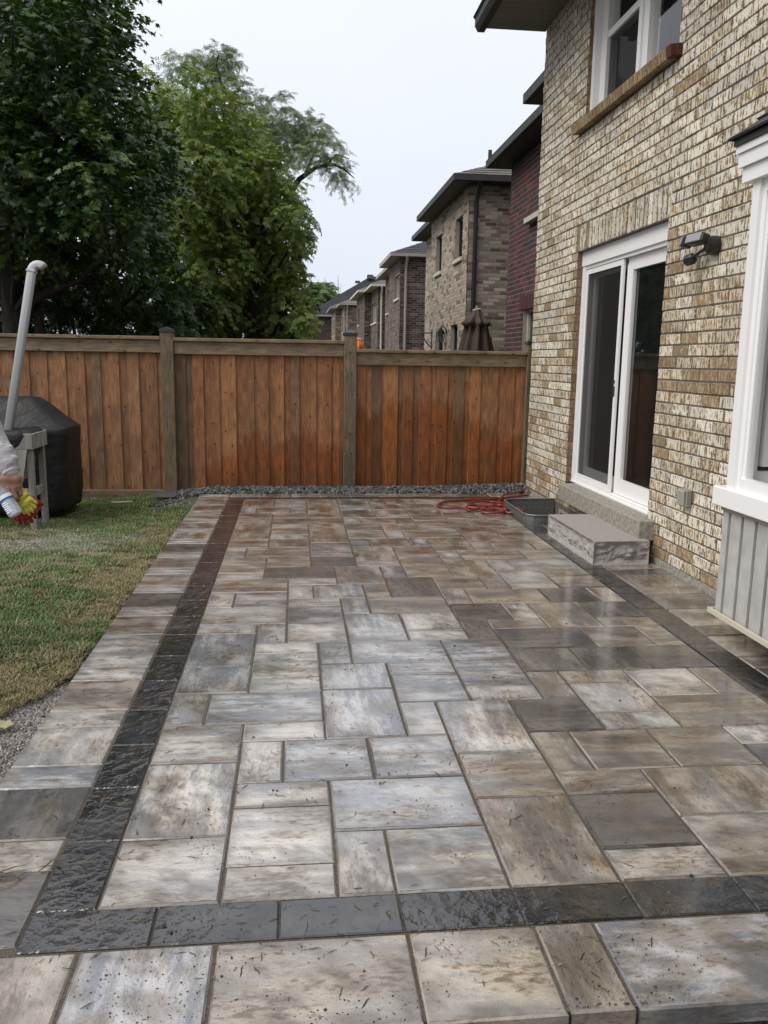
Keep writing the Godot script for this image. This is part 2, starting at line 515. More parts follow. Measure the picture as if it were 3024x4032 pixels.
func paver_colour(kind: String, u: float, w: float, x: float, d: float, tint: float, dry: float) -> Color:
	var b := blot.get_noise_2d(x * 1.0, d * 1.6)
	var f := fine.get_noise_2d(x * 1.7, d * 4.0)
	var c: Color
	var edge := minf(minf(u, 1.0 - u), minf(w, 1.0 - w) * 0.8)
	match kind:
		"l": c = Color(0.60, 0.59, 0.565)
		"c": c = Color(0.56, 0.515, 0.445)
		"g": c = Color(0.47, 0.48, 0.505)
		"t": c = Color(0.385, 0.36, 0.32)
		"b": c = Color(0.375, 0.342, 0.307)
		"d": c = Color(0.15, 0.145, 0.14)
		_: c = Color(0.036, 0.037, 0.041)
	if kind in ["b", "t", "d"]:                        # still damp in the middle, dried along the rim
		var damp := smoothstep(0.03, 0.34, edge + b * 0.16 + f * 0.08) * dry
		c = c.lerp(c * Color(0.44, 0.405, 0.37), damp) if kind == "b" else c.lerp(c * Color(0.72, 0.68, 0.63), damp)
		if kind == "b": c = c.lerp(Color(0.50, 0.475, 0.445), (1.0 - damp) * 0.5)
	elif kind in ["l", "g", "c"]:                      # grime gathered along the joints
		c = c * lerpf(0.66, 1.0, smoothstep(-0.02, 0.16, edge + f * 0.10 + b * 0.05))
		c = c * (1.0 - 0.22 * smoothstep(0.1, 0.55, b + f * 0.4))
	var mud := smoothstep(0.16, 0.5, fine.get_noise_2d(x * 3.4 + 40.0, d * 4.6) * 1.15 + blot.get_noise_2d(x + 90.0, d) * 0.7 + 0.13 * smoothstep(3.6, 1.9, d) + 0.1 * smoothstep(0.2, 1.6, x) * smoothstep(5.0, 3.0, d) + 0.22 * smoothstep(0.9, 0.2, Vector2(x - 1.25, d - 2.75).length()))
	if kind != "s": c = c.lerp(Color(0.17, 0.14, 0.105), mud * 0.62)
	else: c = c.lerp(Color(0.13, 0.11, 0.075), mud * 0.3)
	return c * tint

func paver(called: String, x0: float, x1: float, d0: float, d1: float, kind: String, parent: Node, thick := 0.06, fade := 0.0) -> void:
	var g := rr(0.0035, 0.0055) if kind != "s" else 0.0022
	var c := P((x0 + x1) / 2.0, 0.0, (d0 + d1) / 2.0)
	var hx := (x1 - x0) / 2.0 - g
	var hz := (d1 - d0) / 2.0 - g
	var bv := 0.006 if kind != "s" else 0.004
	var mb := MB.new()
	var uo := Vector2(rr(0, 7), rr(0, 7))
	var along := (hx < hz * 0.8) != (rng.randf() < 0.18)
	var step := 0.032 if d0 < 3.3 else (0.055 if d0 < 5.0 else 0.09)
	var nx := maxi(2, int(ceil(hx * 2.0 / step)))
	var nz := maxi(2, int(ceil(hz * 2.0 / step)))
	var tint := rr(0.88, 1.08) * (1.0 if kind != "d" else rr(0.8, 1.15))
	var dry := rr(0.55, 1.0)
	var tx := rr(-0.0016, 0.0016)
	var tz := rr(-0.0016, 0.0016)
	var ty := rr(-0.0012, 0.0012)
	var pts: Array = []
	var cols: Array = []
	var uvs: Array = []
	for j in nz + 1:
		for i in nx + 1:
			var u := float(i) / nx
			var w := float(j) / nz
			var x := lerpf(-hx + bv, hx - bv, u)
			var z := lerpf(-hz + bv, hz - bv, w)
			pts.append(Vector3(x, ty + tx * (u - 0.5) + tz * (w - 0.5), z))
			uvs.append(uo + (Vector2(z, x) if along else Vector2(x, z)))
			cols.append(paver_colour(kind, u, w, c.x + x, -(c.z + z), tint, dry))
	for j in nz:
		for i in nx:
			var a := j * (nx + 1) + i
			var b := a + 1
			var cc := a + nx + 2
			var d := a + nx + 1
			mb.quad4(pts[a], pts[b], pts[cc], pts[d], Vector3.UP, uvs[a], uvs[b], uvs[cc], uvs[d], cols[a], cols[b], cols[cc], cols[d])
	var col: Color = cols[0]
	for s in 4:
		var q: Array = [Vector3(-hx, 0, hz), Vector3(hx, 0, hz), Vector3(hx, 0, -hz), Vector3(-hx, 0, -hz), Vector3(-hx, 0, hz)]
		var e0: Vector3 = q[s]
		var e1: Vector3 = q[s + 1]
		var i0 := Vector3(signf(e0.x) * (hx - bv), ty, signf(e0.z) * (hz - bv))
		var i1 := Vector3(signf(e1.x) * (hx - bv), ty, signf(e1.z) * (hz - bv))
		var out := (e0 + e1).normalized()
		var dn := Vector3(0, -bv, 0)
		mb.face(e0 + dn, e1 + dn, i1, i0, out + Vector3.UP, col * 0.96, uo)
		mb.face(e0 + dn, e1 + dn, e1 + Vector3(0, -thick, 0), e0 + Vector3(0, -thick, 0), out, col * 0.8, uo)
	var which: String = ("slate" if rng.randf() < 0.5 else "slate_flat") if kind == "s" else ("paver_streaked" if kind in ["d", "g"] and rng.randf() < 0.7 else ("paver_warm" if kind in ["t", "b"] else ("paver_soft" if rng.randf() < 0.6 else "paver_streaked")))
	put(called, mb.mesh(), M[which], parent, Transform3D(Basis(), c))

func build_patio() -> void:
	blot.seed = 8
	blot.frequency = 1.1
	blot.fractal_octaves = 3
	fine.seed = 19
	fine.frequency = 2.2
	fine.fractal_octaves = 4
	var p := thing("patio", "", "", Vector3.ZERO, "", "structure")
	var base := MB.new()                               # bedding sand, seen in the joints
	for q in [[-1.13, 2.32, 1.80, 10.12], [2.32, 2.96, 1.80, 8.10], [2.32, 2.96, 9.16, 10.12]]:
		base.box(P(q[0], -0.09, q[3]), P(q[1], -0.007, q[2]))
	part("joint_sand", base, M.joint_sand, p)
	for k in ROWS:
		for word in (ROWS[k] as String).split(" "):
			var i := int(word.get_slice("+", 0))
			var w := int(word.get_slice("+", 1).get_slice("x", 0))
			var rest := word.get_slice("x", 1)
			paver("paver", kx(i), kx(i + w), kd(k), kd(k + int(rest)), rest.substr(rest.length() - 1), p)
	for k in range(-6, 36, 2):                         # dark soldier band round the field
		paver("dark_paver", kx(-1.0), kx(0), kd(k), kd(k + 2), "s", p)
		if k < 26 or k > 31:
			paver("dark_paver", kx(16), kx(17.05), kd(k), kd(k + 2), "s", p)
	for i in range(-1, 17, 2):
		paver("dark_paver", kx(i), kx(minf(i + 2, 17.05)), kd(-6) - 0.175, kd(-6), "s", p)
		paver("dark_paver", kx(i), kx(minf(i + 2, 17.05)), kd(36), kd(37), "s", p)
	var marks := [-8.8, -6.79, -3.83, -0.89, 2.07, 5.1, 8.04, 11.08, 13.99, 16.84, 19.87, 22.64, 25.3, 27.9, 30.72, 33.6, 36.9]      # outer border on the lawn side: a wide and a narrow piece by turns
	var wides := ["g", "d", "d", "l", "t", "l", "t", "d", "t", "t", "d", "b", "t", "b", "b", "b"]
	for j in range(1, marks.size() - 1):
		var a: float = marks[j]
		var b: float = lerpf(marks[j], marks[j + 1], 0.665)
		paver("edge_paver", kx(-3.02), kx(-1.0), 3.39 + 0.182 * a, 3.39 + 0.182 * b, wides[j], p)
		paver("edge_paver", kx(-3.02), kx(-1.0), 3.39 + 0.182 * b, 3.39 + 0.182 * marks[j + 1], ["l", "l", "g"][j % 3], p)
	var xs := [-1.0, 1.05, 3.0, 5.5, 8.0, 10.2, 12.2, 14.5, 16.5, 19.65]
	for j in xs.size() - 1:
		paver("edge_paver", kx(xs[j]), kx(xs[j + 1]), kd(37) + 0.004, 10.14, ["b", "t", "b", "d"][j % 4], p)
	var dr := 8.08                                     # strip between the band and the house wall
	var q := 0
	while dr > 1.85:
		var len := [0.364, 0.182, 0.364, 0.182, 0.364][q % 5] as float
		paver("edge_paver", kx(17.05), 2.955, maxf(dr - len, 1.80), dr, ["b", "d", "b", "t", "d"][q % 5], p)  # mostly dark pieces: brown pavers, with the bay's shade put into their colour
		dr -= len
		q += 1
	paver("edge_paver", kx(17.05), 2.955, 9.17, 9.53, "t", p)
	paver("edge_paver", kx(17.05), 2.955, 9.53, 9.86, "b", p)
	var nx := [-3.02, -0.02, 2.04, 5.06, 7.1, 8.1, 11.1, 13.1, 15.1, 17.1, 19.65]
	var nk := ["c", "g", "c", "c", "t", "g", "t", "c", "d", "t"]
	for j in nx.size() - 1:
		paver("edge_paver", kx(nx[j]), kx(nx[j + 1]), 1.785 + rr(-0.006, 0.006), kd(-6) - 0.178, nk[j], p)

# ---------------------------------------------------------------- ground, lawn, loose stones
func lawn_y(x: float, d: float) -> float:
	return -0.035 - 0.085 * smoothstep(6.0, 10.4, d) * smoothstep(-1.1, -2.2, x) - 0.02 * smoothstep(5.0, 3.0, d) + 0.012 * sin(x * 2.1 + d) + 0.008 * sin(d * 3.3)

func build_ground() -> void:
	var g := MB.new()
	g.face(P(-300, -0.24, 420), P(300, -0.24, 420), P(300, -0.24, -60), P(-300, -0.24, -60), Vector3.UP, Color(0.07, 0.085, 0.035))
	tag(part("ground", g, M.turf), "", "", "", "structure")
	var nz := FastNoiseLite.new()
	nz.seed = 4
	nz.frequency = 0.7
	nz.fractal_octaves = 4
	var l := MB.new()
	var st := 0.25
	for i in range(-44, -4):
		for j in range(0, 42):
			var q: Array = []
			for o in [[0, 0], [1, 0], [1, 1], [0, 1]]:
				var x: float = minf((i + o[0]) * st, -1.135)
				var d: float = (j + o[1]) * st
				var on_gravel := smoothstep(-0.55, 0.0, (x + 1.15) - (d - 4.4) * 0.62) if d < 4.6 else 0.0
				q.append(P(x, lawn_y(x, d) - 0.018 - 0.045 * smoothstep(-0.12, 0.10, x + 1.155 + 0.70 * smoothstep(4.5, 2.6, d)) * smoothstep(4.6, 4.2, d), d))
			l.quad(q[0], q[1], q[2], q[3], Vector3.UP, Vector2(i, j) * st, Vector2(i + 1, j) * st, Vector2(i + 1, j + 1) * st, Vector2(i, j + 1) * st, Color(0.13, 0.115, 0.065))
	tag(part("lawn", l, M.turf), "", "", "", "structure")
	var s := MB.new()                                  # crushed stone under and beside the paving, open at the near corner
	s.face(P(-2.4, -0.082, 4.3), P(-1.12, -0.074, 4.3), P(-1.12, -0.078, 1.0), P(-2.4, -0.086, 1.0), Vector3.UP, Color(0.30, 0.285, 0.265))
	s.face(P(-3.0, -0.092, 1.79), P(4.6, -0.092, 1.79), P(4.6, -0.095, -1.0), P(-3.0, -0.095, -1.0), Vector3.UP, Color(0.30, 0.285, 0.265))
	s.face(P(-1.7, -0.02, 10.56), P(2.96, -0.01, 10.56), P(2.96, -0.02, 10.10), P(-1.7, -0.04, 10.10), Vector3.UP, Color(0.10, 0.10, 0.105))
	tag(part("gravel_bed", s, M.matte), "", "", "", "structure")
	# grass
	var tuft := MB.new()
	for k in 7:
		var a := TAU * k / 7.0 + rr(-0.4, 0.4)
		var dir := Vector3(cos(a), 0, sin(a))
		var side := Vector3(-sin(a), 0, cos(a)) * 0.0024
		var hgt := rr(0.018, 0.040)
		var b0 := dir * 0.006
		var b1 := dir * rr(0.014, 0.026) + Vector3.UP * hgt * 0.75
		var b2 := dir * rr(0.034, 0.056) + Vector3.UP * hgt
		var sh := Color.WHITE * rr(0.75, 1.1)
		tuft.face(b0 - side, b0 + side, b1 + side * 0.8, b1 - side * 0.8, Vector3.UP + dir, sh)
		tuft.tri(b1 - side * 0.8, b1 + side * 0.8, b2, Vector3.UP, sh)
	var xs: Array = []
	var cs: Array = []
	while xs.size() < 78000:
		var d := 1.2 + 9.5 * pow(rng.randf(), 1.1)
		var x := -1.16 - rng.randf() * (2.9 if d > 4.0 else 2.4) * (d * 0.1 + 0.55)
		var n := nz.get_noise_2d(x, d)
		var n2 := nz.get_noise_2d(x * 2.7 + 30.0, d * 2.7)
		var gx := -1.155 - 0.70 * smoothstep(4.5, 2.6, d) - 0.02 * rng.randf() + n2 * 0.05
		if x > gx or (d > 9.4 and x > -1.62 + n2 * 0.2): continue
		var green := smoothstep(-0.26, 0.26, n * 0.8 + n2 * 0.5 + 0.75 * smoothstep(7.6, 9.8, d) + 0.15 - 0.25 * smoothstep(-1.75, -1.3, x) * smoothstep(9.0, 7.0, d) + 0.2 * smoothstep(6.4, 5.2, d) * smoothstep(-1.5, -2.2, x))
		var c := Color(0.29, 0.26, 0.13).lerp(Color(0.105, 0.18, 0.048), green)
		if rng.randf() < 0.16: c = Color(0.40, 0.33, 0.18)
		if rng.randf() < 0.07: c = Color(0.17, 0.10, 0.05)
		var dust := smoothstep(0.75, 0.1, Vector2((x + 2.15) / 1.15, (d - 7.6) / 1.2).length() + n2 * 0.6)     # stone dust swept onto the grass
		c = c.lerp(Color(0.46, 0.45, 0.40), dust * 0.62) * rr(0.75, 1.2)
		var sc := rr(0.8, 1.5) * (0.75 if green < 0.3 else 1.0)
		xs.append(Transform3D(Basis.from_euler(Vector3(rr(-0.25, 0.25), rr(0, TAU), rr(-0.25, 0.25))).scaled(Vector3.ONE * sc), P(x, lawn_y(x, d) - 0.016, d)))
		cs.append(c)
	tag(many("grass", tuft.mesh(), M.grass_blade, xs, cs), "short patchy lawn, green and straw coloured, beside the paving", "grass")
	# loose stones
	var stones: Array = []
	for v in 4:
		var mb := MB.new()
		var pts: Array = []
		for k in 8:
			pts.append(Vector3(-1 if k & 1 else 1, -1 if k & 2 else 1, -1 if k & 4 else 1) * 0.5 * rr(0.65, 1.1) * Vector3(1, 0.7, 0.85))
		for f in [[0, 1, 3, 2], [4, 5, 7, 6], [0, 1, 5, 4], [2, 3, 7, 6], [0, 2, 6, 4], [1, 3, 7, 5]]:
			var mid: Vector3 = (pts[f[0]] + pts[f[1]] + pts[f[2]] + pts[f[3]]) / 4.0
			for e in 4:
				mb.tri(pts[f[e]], pts[f[(e + 1) % 4]], mid * 1.15, mid)
		stones.append(mb.mesh())
	var strip := thing("gravel", "blue grey crushed stone heaped in a strip along the fence foot", "gravel", Vector3.ZERO, "", "stuff")
	for v in 3:
		xs = []
		cs = []
		for k in 1250:
			var x := rr(-1.45, 2.97)
			var d := rr(10.13, 10.52)
			var pile := 0.028 * sin(PI * clampf((d - 10.11) / 0.5, 0.0, 1.0)) + 0.035 * smoothstep(1.6, 2.9, x) * smoothstep(10.1, 10.5, d) - 0.05 * smoothstep(-1.0, -1.5, x)
			if k > 1215:                                # a few spill over the corner onto the lawn
				x = rr(-1.6, -1.15)
				d = rr(9.3, 10.1)
				pile = -0.05
			xs.append(Transform3D(Basis.from_euler(Vector3(rr(0, TAU), rr(0, TAU), rr(0, TAU))).scaled(Vector3.ONE * rr(0.018, 0.038)), P(x, pile - 0.005 + rr(-0.01, 0.015), d)))
			cs.append([Color(0.11, 0.118, 0.13), Color(0.18, 0.187, 0.195), Color(0.25, 0.245, 0.235), Color(0.065, 0.07, 0.078)][rng.randi() % 4] * rr(0.8, 1.2))
		many("stones", stones[v], M.matte, xs, cs, strip)
	xs = []
	cs = []
	for k in 26000:
		var d := rr(1.4, 4.35)
		var x := -1.13 - rng.randf() * (0.10 + 1.05 * smoothstep(4.4, 2.4, d))
		if k > 20000:
			d = 1.78 - rng.randf() * 0.5
			x = rr(0.2, 2.2)
		xs.append(Transform3D(Basis.from_euler(Vector3(rr(0, TAU), rr(0, TAU), rr(0, TAU))).scaled(Vector3.ONE * rr(0.006, 0.017)), P(x, (-0.076 if d > 1.79 else -0.088) + rr(0.0, 0.012), d)))
		cs.append([Color(0.34, 0.325, 0.31), Color(0.44, 0.42, 0.40), Color(0.26, 0.245, 0.23), Color(0.50, 0.48, 0.46)][rng.randi() % 4] * rr(0.75, 1.15))
	tag(many("gravel", stones[3], M.matte, xs, cs), "pale limestone chips open between the lawn and the near pavers", "gravel")
	# dirt crumbs and clippings on the paving
	xs = []
	cs = []
	for k in 15000:
		var d := 1.8 + 4.2 * pow(rng.randf(), 1.7)
		var x := rr(-1.1, 2.3)
		if fine.get_noise_2d(x * 1.3 + 7.0, d * 1.6) + 0.5 * blot.get_noise_2d(x, d) + 0.28 * smoothstep(3.6, 1.9, d) < rr(0.16, 0.42): continue
		var big := 0.0013 + 0.0033 * pow(rng.randf(), 2.5) if rng.randf() < 0.985 else rr(0.005, 0.011)
		xs.append(Transform3D(Basis.from_euler(Vector3(rr(0, TAU), rr(0, TAU), rr(0, TAU))).scaled(Vector3(rr(0.7, 1.6), 0.6, rr(0.6, 1.2)) * big), P(x, big * 0.3 + 0.001, d)))
		cs.append([Color(0.07, 0.05, 0.035), Color(0.11, 0.085, 0.06), Color(0.30, 0.28, 0.25), Color(0.05, 0.04, 0.03)][rng.randi() % 4])
	tag(many("dirt", stones[1], M.matte, xs, cs), "dark crumbs of soil scattered over the near pavers", "dirt")
	var clip := MB.new()
	clip.tube([Vector3(-0.5, 0, 0), Vector3(-0.15, 0.06, 0.03), Vector3(0.2, 0.05, -0.02), Vector3(0.5, 0.0, 0.06)], [0.022, 0.045, 0.04, 0.015], 5)
	xs = []
	cs = []
	var hub := Vector2.ZERO
	for k in 800:
		if k % 16 == 0: hub = Vector2(rr(-1.0, 1.2), 1.95 + 3.4 * pow(rng.randf(), 1.4))
		var d := hub.y + rng.randfn() * 0.13
		var x := hub.x + rng.randfn() * 0.14
		if d < 1.85 or x < -1.1: continue
		xs.append(Transform3D(Basis.from_euler(Vector3(0, rr(0, TAU), 0)).scaled(Vector3(1, 0.5, rr(0.5, 1.2)) * rr(0.012, 0.042)), P(x, 0.002, d)))
		cs.append([Color(0.10, 0.085, 0.045), Color(0.06, 0.055, 0.03), Color(0.24, 0.19, 0.10)][rng.randi() % 3])
	for k in 12:                                       # a straw wisp lying over the border
		xs.append(Transform3D(Basis.from_euler(Vector3(0, rr(-1.2, 1.2), rr(-0.1, 0.1))).scaled(Vector3(1, 0.35, 0.3 + rng.randf() * 0.6) * rr(0.05, 0.11)), P(-0.87 + rr(-0.12, 0.12), rr(0.002, 0.02), 2.50 + rr(-0.05, 0.05))))
		cs.append(Color(0.15, 0.12, 0.055))
	tag(many("grass_clippings", clip.mesh(), M.matte, xs, cs), "brown grass clippings scattered on the pavers", "grass clippings")
	var lf := MB.new()
	for k in 6:
		var a := TAU * k / 6.0
		lf.tri(Vector3.ZERO, Vector3(cos(a), 0.15, sin(a) * 0.6) * 0.05, Vector3(cos(a + 1.0), 0.05, sin(a + 1.0) * 0.6) * 0.05, Vector3.UP, Color(0.34, 0.36, 0.2))
	tag(put("fallen_leaf", lf.mesh(), M.leaf_ash, self, Transform3D(Basis(), P(-2.70, -0.085, 9.3))), "pale dry leaf lying on the lawn near the gloved hand", "leaf")
	var lf2 := MB.new()
	for k in 6:
		var a := TAU * k / 6.0
		lf2.tri(Vector3.ZERO, Vector3(cos(a), 0.3, sin(a) * 0.8) * 0.06, Vector3(cos(a + 1.0), 0.1, sin(a + 1.0) * 0.8) * 0.06, Vector3.UP, Color(0.36, 0.36, 0.2))
	tag(put("fallen_leaf", lf2.mesh(), M.leaf_ash, self, Transform3D(Basis(), P(-1.335, -0.04, 3.7))), "curled yellow green leaf on the stone chips at the lawn's near edge", "leaf")
	var stick := MB.new()
	stick.obox(Transform3D(Basis(Vector3.UP, 0.25), P(-2.04, -0.075, 10.0)), Vector3(0.24, 0.012, 0.02), Color(0.66, 0.62, 0.52))
	tag(part("wood_stake", stick, M.painted), "pale splinter of wood lying in the grass by the fence", "stick")

# ---------------------------------------------------------------- brickwork
func wall_boxes(mb: MB, x0: float, x1: float, d0: float, d1: float, y0: float, y1: float, holes: Array, col := Color.WHITE) -> void:     # a wall along d, left open at the holes [d0, d1, y0, y1]
	var ds := [d0, d1]
	var ys := [y0, y1]
	for h in holes:
		for v in [h[0], h[1]]:
			if v > d0 and v < d1: ds.append(v)
		for v in [h[2], h[3]]:
			if v > y0 and v < y1: ys.append(v)
	ds.sort()
	ys.sort()
	for i in ds.size() - 1:
		for j in ys.size() - 1:
			if ds[i + 1] - ds[i] < 1e-4 or ys[j + 1] - ys[j] < 1e-4: continue
			var md: float = (ds[i] + ds[i + 1]) / 2.0
			var my: float = (ys[j] + ys[j + 1]) / 2.0
			var open := false
			for h in holes:
				if md > h[0] and md < h[1] and my > h[2] and my < h[3]: open = true
			if not open: mb.box(P(x0, ys[j], ds[i + 1]), P(x1, ys[j + 1], ds[i]), col)

func course_runs(a0: float, a1: float, y: float, hh: float, holes: Array, length: float, gap: float, shift: float) -> Array:      # [start, end] of every brick of one course
	var blocked: Array = []
	for h in holes:
		if y + hh * 0.6 > h[2] and y + hh * 0.4 < h[3]: blocked.append([h[0], h[1]])
	var out: Array = []
	var s := a0 - shift
	while s < a1:
		var pieces := [[maxf(s, a0), minf(s + length, a1)]]
		for b in blocked:
			var next: Array = []
			for p in pieces:
				if p[1] <= b[0] or p[0] >= b[1]:
					next.append(p)
				else:
					if p[0] < b[0]: next.append([p[0], b[0]])
					if p[1] > b[1]: next.append([b[1], p[1]])
			pieces = next
		for p in pieces:
			if p[1] - p[0] > 0.02: out.append(p)
		s += length + gap
	return out

func brick_front(mb: MB, x: Transform3D, w: float, h: float, depth: float, col: Color, uo: Vector2, bev := 0.004) -> void:      # x maps (along, up, out) with the face at z = 0, centred
	var q: Array = []
	for s in [[-1, -1], [1, -1], [1, 1], [-1, 1]]:
		q.append([Vector3(s[0] * (w / 2 - bev), s[1] * (h / 2 - bev), 0), Vector3(s[0] * w / 2, s[1] * h / 2, -bev), Vector3(s[0] * w / 2, s[1] * h / 2, -depth)])
	mb.quad(x * q[0][0], x * q[1][0], x * q[2][0], x * q[3][0], x.basis.z, uo, uo + Vector2(w, 0), uo + Vector2(w, h), uo + Vector2(0, h), col)
	for i in 4:
		var j := (i + 1) % 4
		var o: Vector3 = q[i][1] + q[j][1]
		mb.face(x * q[i][1], x * q[j][1], x * q[j][0], x * q[i][0], x.basis * Vector3(o.x, o.y, absf(o.x) + absf(o.y)), col * 0.97, uo)
		mb.face(x * q[i][1], x * q[j][1], x * q[j][2], x * q[i][2], x.basis * Vector3(o.x, o.y, 0), col * 0.9, uo)

func flat_brick(mb: MB, x: Transform3D, w: float, h: float, depth: float, col: Color) -> void:
	var a := Vector3(-w / 2, -h / 2, 0)
	var b := Vector3(w / 2, -h / 2, 0)
	var c := Vector3(w / 2, h / 2, 0)
	var d := Vector3(-w / 2, h / 2, 0)
	var k := Vector3(0, 0, -depth)
	mb.face(x * a, x * b, x * c, x * d, x.basis.z, col)
	mb.face(x * a, x * b, x * (b + k), x * (a + k), -x.basis.y, col)
	mb.face(x * d, x * c, x * (c + k), x * (d + k), x.basis.y, col)
	mb.face(x * a, x * d, x * (d + k), x * (a + k), -x.basis.x, col)
	mb.face(x * b, x * c, x * (c + k), x * (b + k), x.basis.x, col)

func brick_kind(y: float, d: float) -> int:              # 0 cream, 1 mixed, 2 brown: drifting patches, browner at mid height beside the door
	var k := blot.get_noise_2d(d * 0.9 + 5.0, y * 2.2) * 0.9 + rr(-0.55, 0.55)
	k += 0.55 * smoothstep(0.55, 0.0, absf(y - 1.52)) * smoothstep(7.0, 6.4, d) + 0.25 * smoothstep(0.6, 0.0, absf(y - 2.0))
	k += 0.3 * smoothstep(0.5, 0.0, y) - 0.28 * smoothstep(2.3, 3.2, y) - 0.12
	return 0 if k < -0.02 else (1 if k < 0.42 else 2)

const FACE_W := Basis(Vector3(0, 0, 1), Vector3(0, 1, 0), Vector3(-1, 0, 0))       # brick frame on a wall that looks towards -x
const FACE_N := Basis(Vector3(1, 0, 0), Vector3(0, 1, 0), Vector3(0, 0, 1))         # and on one that looks towards the camera

func build_house() -> void:
	var h := thing("brick_house", "cream and brown brick house with patio door and bay window", "house", P(2.96, 0, 7.5))
	var door := [6.65, 8.83, 0.20, 2.765]
	var win := [6.70, 8.82, 4.06, 5.42]
	var bay := [2.75, 4.50, 0.35, 2.60]
	var mo := MB.new()
	wall_boxes(mo, 2.9665, 3.16, -3.0, 10.40, -0.2, 5.55, [door, win, bay])
	mo.box(P(3.16, -0.2, 10.40), P(9.6, 5.55, 10.2))
	mo.box(P(3.16, -0.2, -2.8), P(9.6, 5.55, -3.0))
	mo.box(P(9.4, -0.2, 10.2), P(9.6, 5.55, -2.8))
	part("wall", mo, M.mortar, h)
	var pg := MB.new()
	pg.box(P(2.952, -0.1, 8.09), P(2.966, 0.052, -3.0))
	pg.box(P(2.952, -0.1, 10.41), P(2.966, 0.035, 9.17))
	part("foundation", pg, M.concrete, h)
	# bricks: the largest 300 in view one by one, the rest joined
	var list: Array = []
	var hh := 0.0905
	var skip := [[6.65, 8.83, 0.17, 2.765], [6.62, 8.90, 2.765, 3.032], [6.70, 8.82, 4.06, 5.42], [6.62, 8.95, 3.955, 4.06], [2.3, 4.56, 0.0, 3.1]]
	for c in 61:
		var y := 0.052 + c * hh
		for r in course_runs(2.2, 10.40, y, hh, skip, 0.2525, 0.015, [0.0, 0.134, 0.06, 0.19][c % 4]):
			list.append([(r[0] + r[1]) / 2.0, y + hh / 2.0, r[1] - r[0], 0.0795])
	var sd := 6.625
	while sd < 8.89:
		list.append([sd + 0.04, 2.899, 0.0725, 0.255])
		sd += 0.0905
	var near: Array = []
	for b in list:
		if b[0] > 5.25 and b[1] < 1.62 + (b[0]) * 0.46: near.append(b)
	near.sort_custom(func(a, b): return a[0] + absf(a[1] - 1.6) * 0.3 < b[0] + absf(b[1] - 1.6) * 0.3)
	var single := {}
	for b in near.slice(0, 300): single[b] = true
	var bulk := [MB.new(), MB.new(), MB.new()]
	for b in list:
		var k := brick_kind(b[1], b[0])
		var x := Transform3D(FACE_W.rotated(Vector3.UP, rr(-0.006, 0.006)), P(2.960 + rr(-0.003, 0.004), b[1] + rr(-0.0015, 0.0015), b[0]))
		var col := Color.WHITE * rr(0.70, 1.0)
		col.b *= rr(0.97, 1.02)
		var uo := Vector2(rr(0, 5), rr(0, 5))
		var w: float = b[2] - rr(0.0, 0.003)
		if b[3] > 0.2: col = col * rr(0.72, 1.0)
		if single.has(b):
			var mb := MB.new()
			brick_front(mb, Transform3D(), w, b[3], 0.03, col, uo)
			put("brick", mb.mesh(), M[["brick_cream", "brick_mixed", "brick_brown"][k]], h, Transform3D(x.basis, x.origin - h.position))
		else:
			brick_front(bulk[k], x, w, b[3], 0.03, col, uo)
	for c in 60:                                         # brick ends on the far jambs of the door and the upper window
		var y := 0.052 + c * hh
		for o in [[8.83, 0.30, 2.74], [8.82, 4.06, 5.4]]:
			if y > o[1] and y < o[2]:
				brick_front(bulk[2], Transform3D(FACE_N, P(3.012, y + hh / 2.0, o[0] - 0.002)), 0.098, 0.079, 0.02, Color(0.62, 0.55, 0.5) * rr(0.8, 1.1), Vector2(rr(0, 5), rr(0, 5)), 0.002)
	for k in 3:
		part("bricks", bulk[k], M[["brick_cream", "brick_mixed", "brick_brown"][k]], h).set_meta("kind", "stuff")
	# window sill of sloping bricks on edge
	var bs := 6.64
	while bs < 8.97:
		var mb := MB.new()
		mb.obox(Transform3D(Basis(Vector3(0, 0, 1), 0.16), P(2.955, 4.005, bs + 0.04)), Vector3(0.17, 0.088, 0.078), Color(0.80, 0.76, 0.70) * rr(0.7, 1.05) if bs > 6.7 else Color(0.24, 0.10, 0.075), Vector2(rr(0, 5), rr(0, 5)), 0.004)
		part("sill_brick", mb, M.brick_brown, h)
		bs += 0.0905
	# concrete sill under the patio door
	var cs := MB.new()
	cs.obox(Transform3D(Basis(), P(2.945, 0.262, 7.56)), Vector3(0.25, 0.17, 2.14), Color.WHITE, Vector2.ZERO, 0.008)
	part("door_sill", cs, M.concrete, h)
	# patio door
	var pd := Node3D.new()
	pd.name = "patio_door"
	h.add_child(pd)
	var fr := MB.new()
	fr.box(P(3.025, 0.345, 8.828), P(3.160, 2.62, 8.745))
	fr.box(P(3.025, 0.345, 6.735), P(3.160, 2.62, 6.652))
	fr.box(P(3.015, 2.62, 8.828), P(3.160, 2.763, 6.652))
	fr.box(P(3.020, 0.347, 8.745), P(3.160, 0.385, 6.735))
	fr.box(P(3.005, 0.347, 8.80), P(3.020, 0.362, 6.68))
	fr.box(P(3.035, 2.585, 8.745), P(3.160, 2.62, 6.735))
	part("frame", fr, M.white_vinyl, pd)
	var p1 := MB.new()                                   # sliding screen in front of the far half
	for q in [[8.742, 8.700, 0.39, 2.58], [7.80, 7.745, 0.39, 2.58]]: p1.box(P(3.042, q[2], q[0]), P(3.064, q[3], q[1]))
	p1.box(P(3.042, 0.39, 8.70), P(3.064, 0.45, 7.80))
	p1.box(P(3.042, 2.53, 8.70), P(3.064, 2.58, 7.80))
	part("screen_frame", p1, M.white_metal, pd)
	var sm := MB.new()
	sm.face(P(3.053, 0.45, 8.70), P(3.053, 0.45, 7.80), P(3.053, 2.53, 7.80), P(3.053, 2.53, 8.70), Vector3.LEFT)
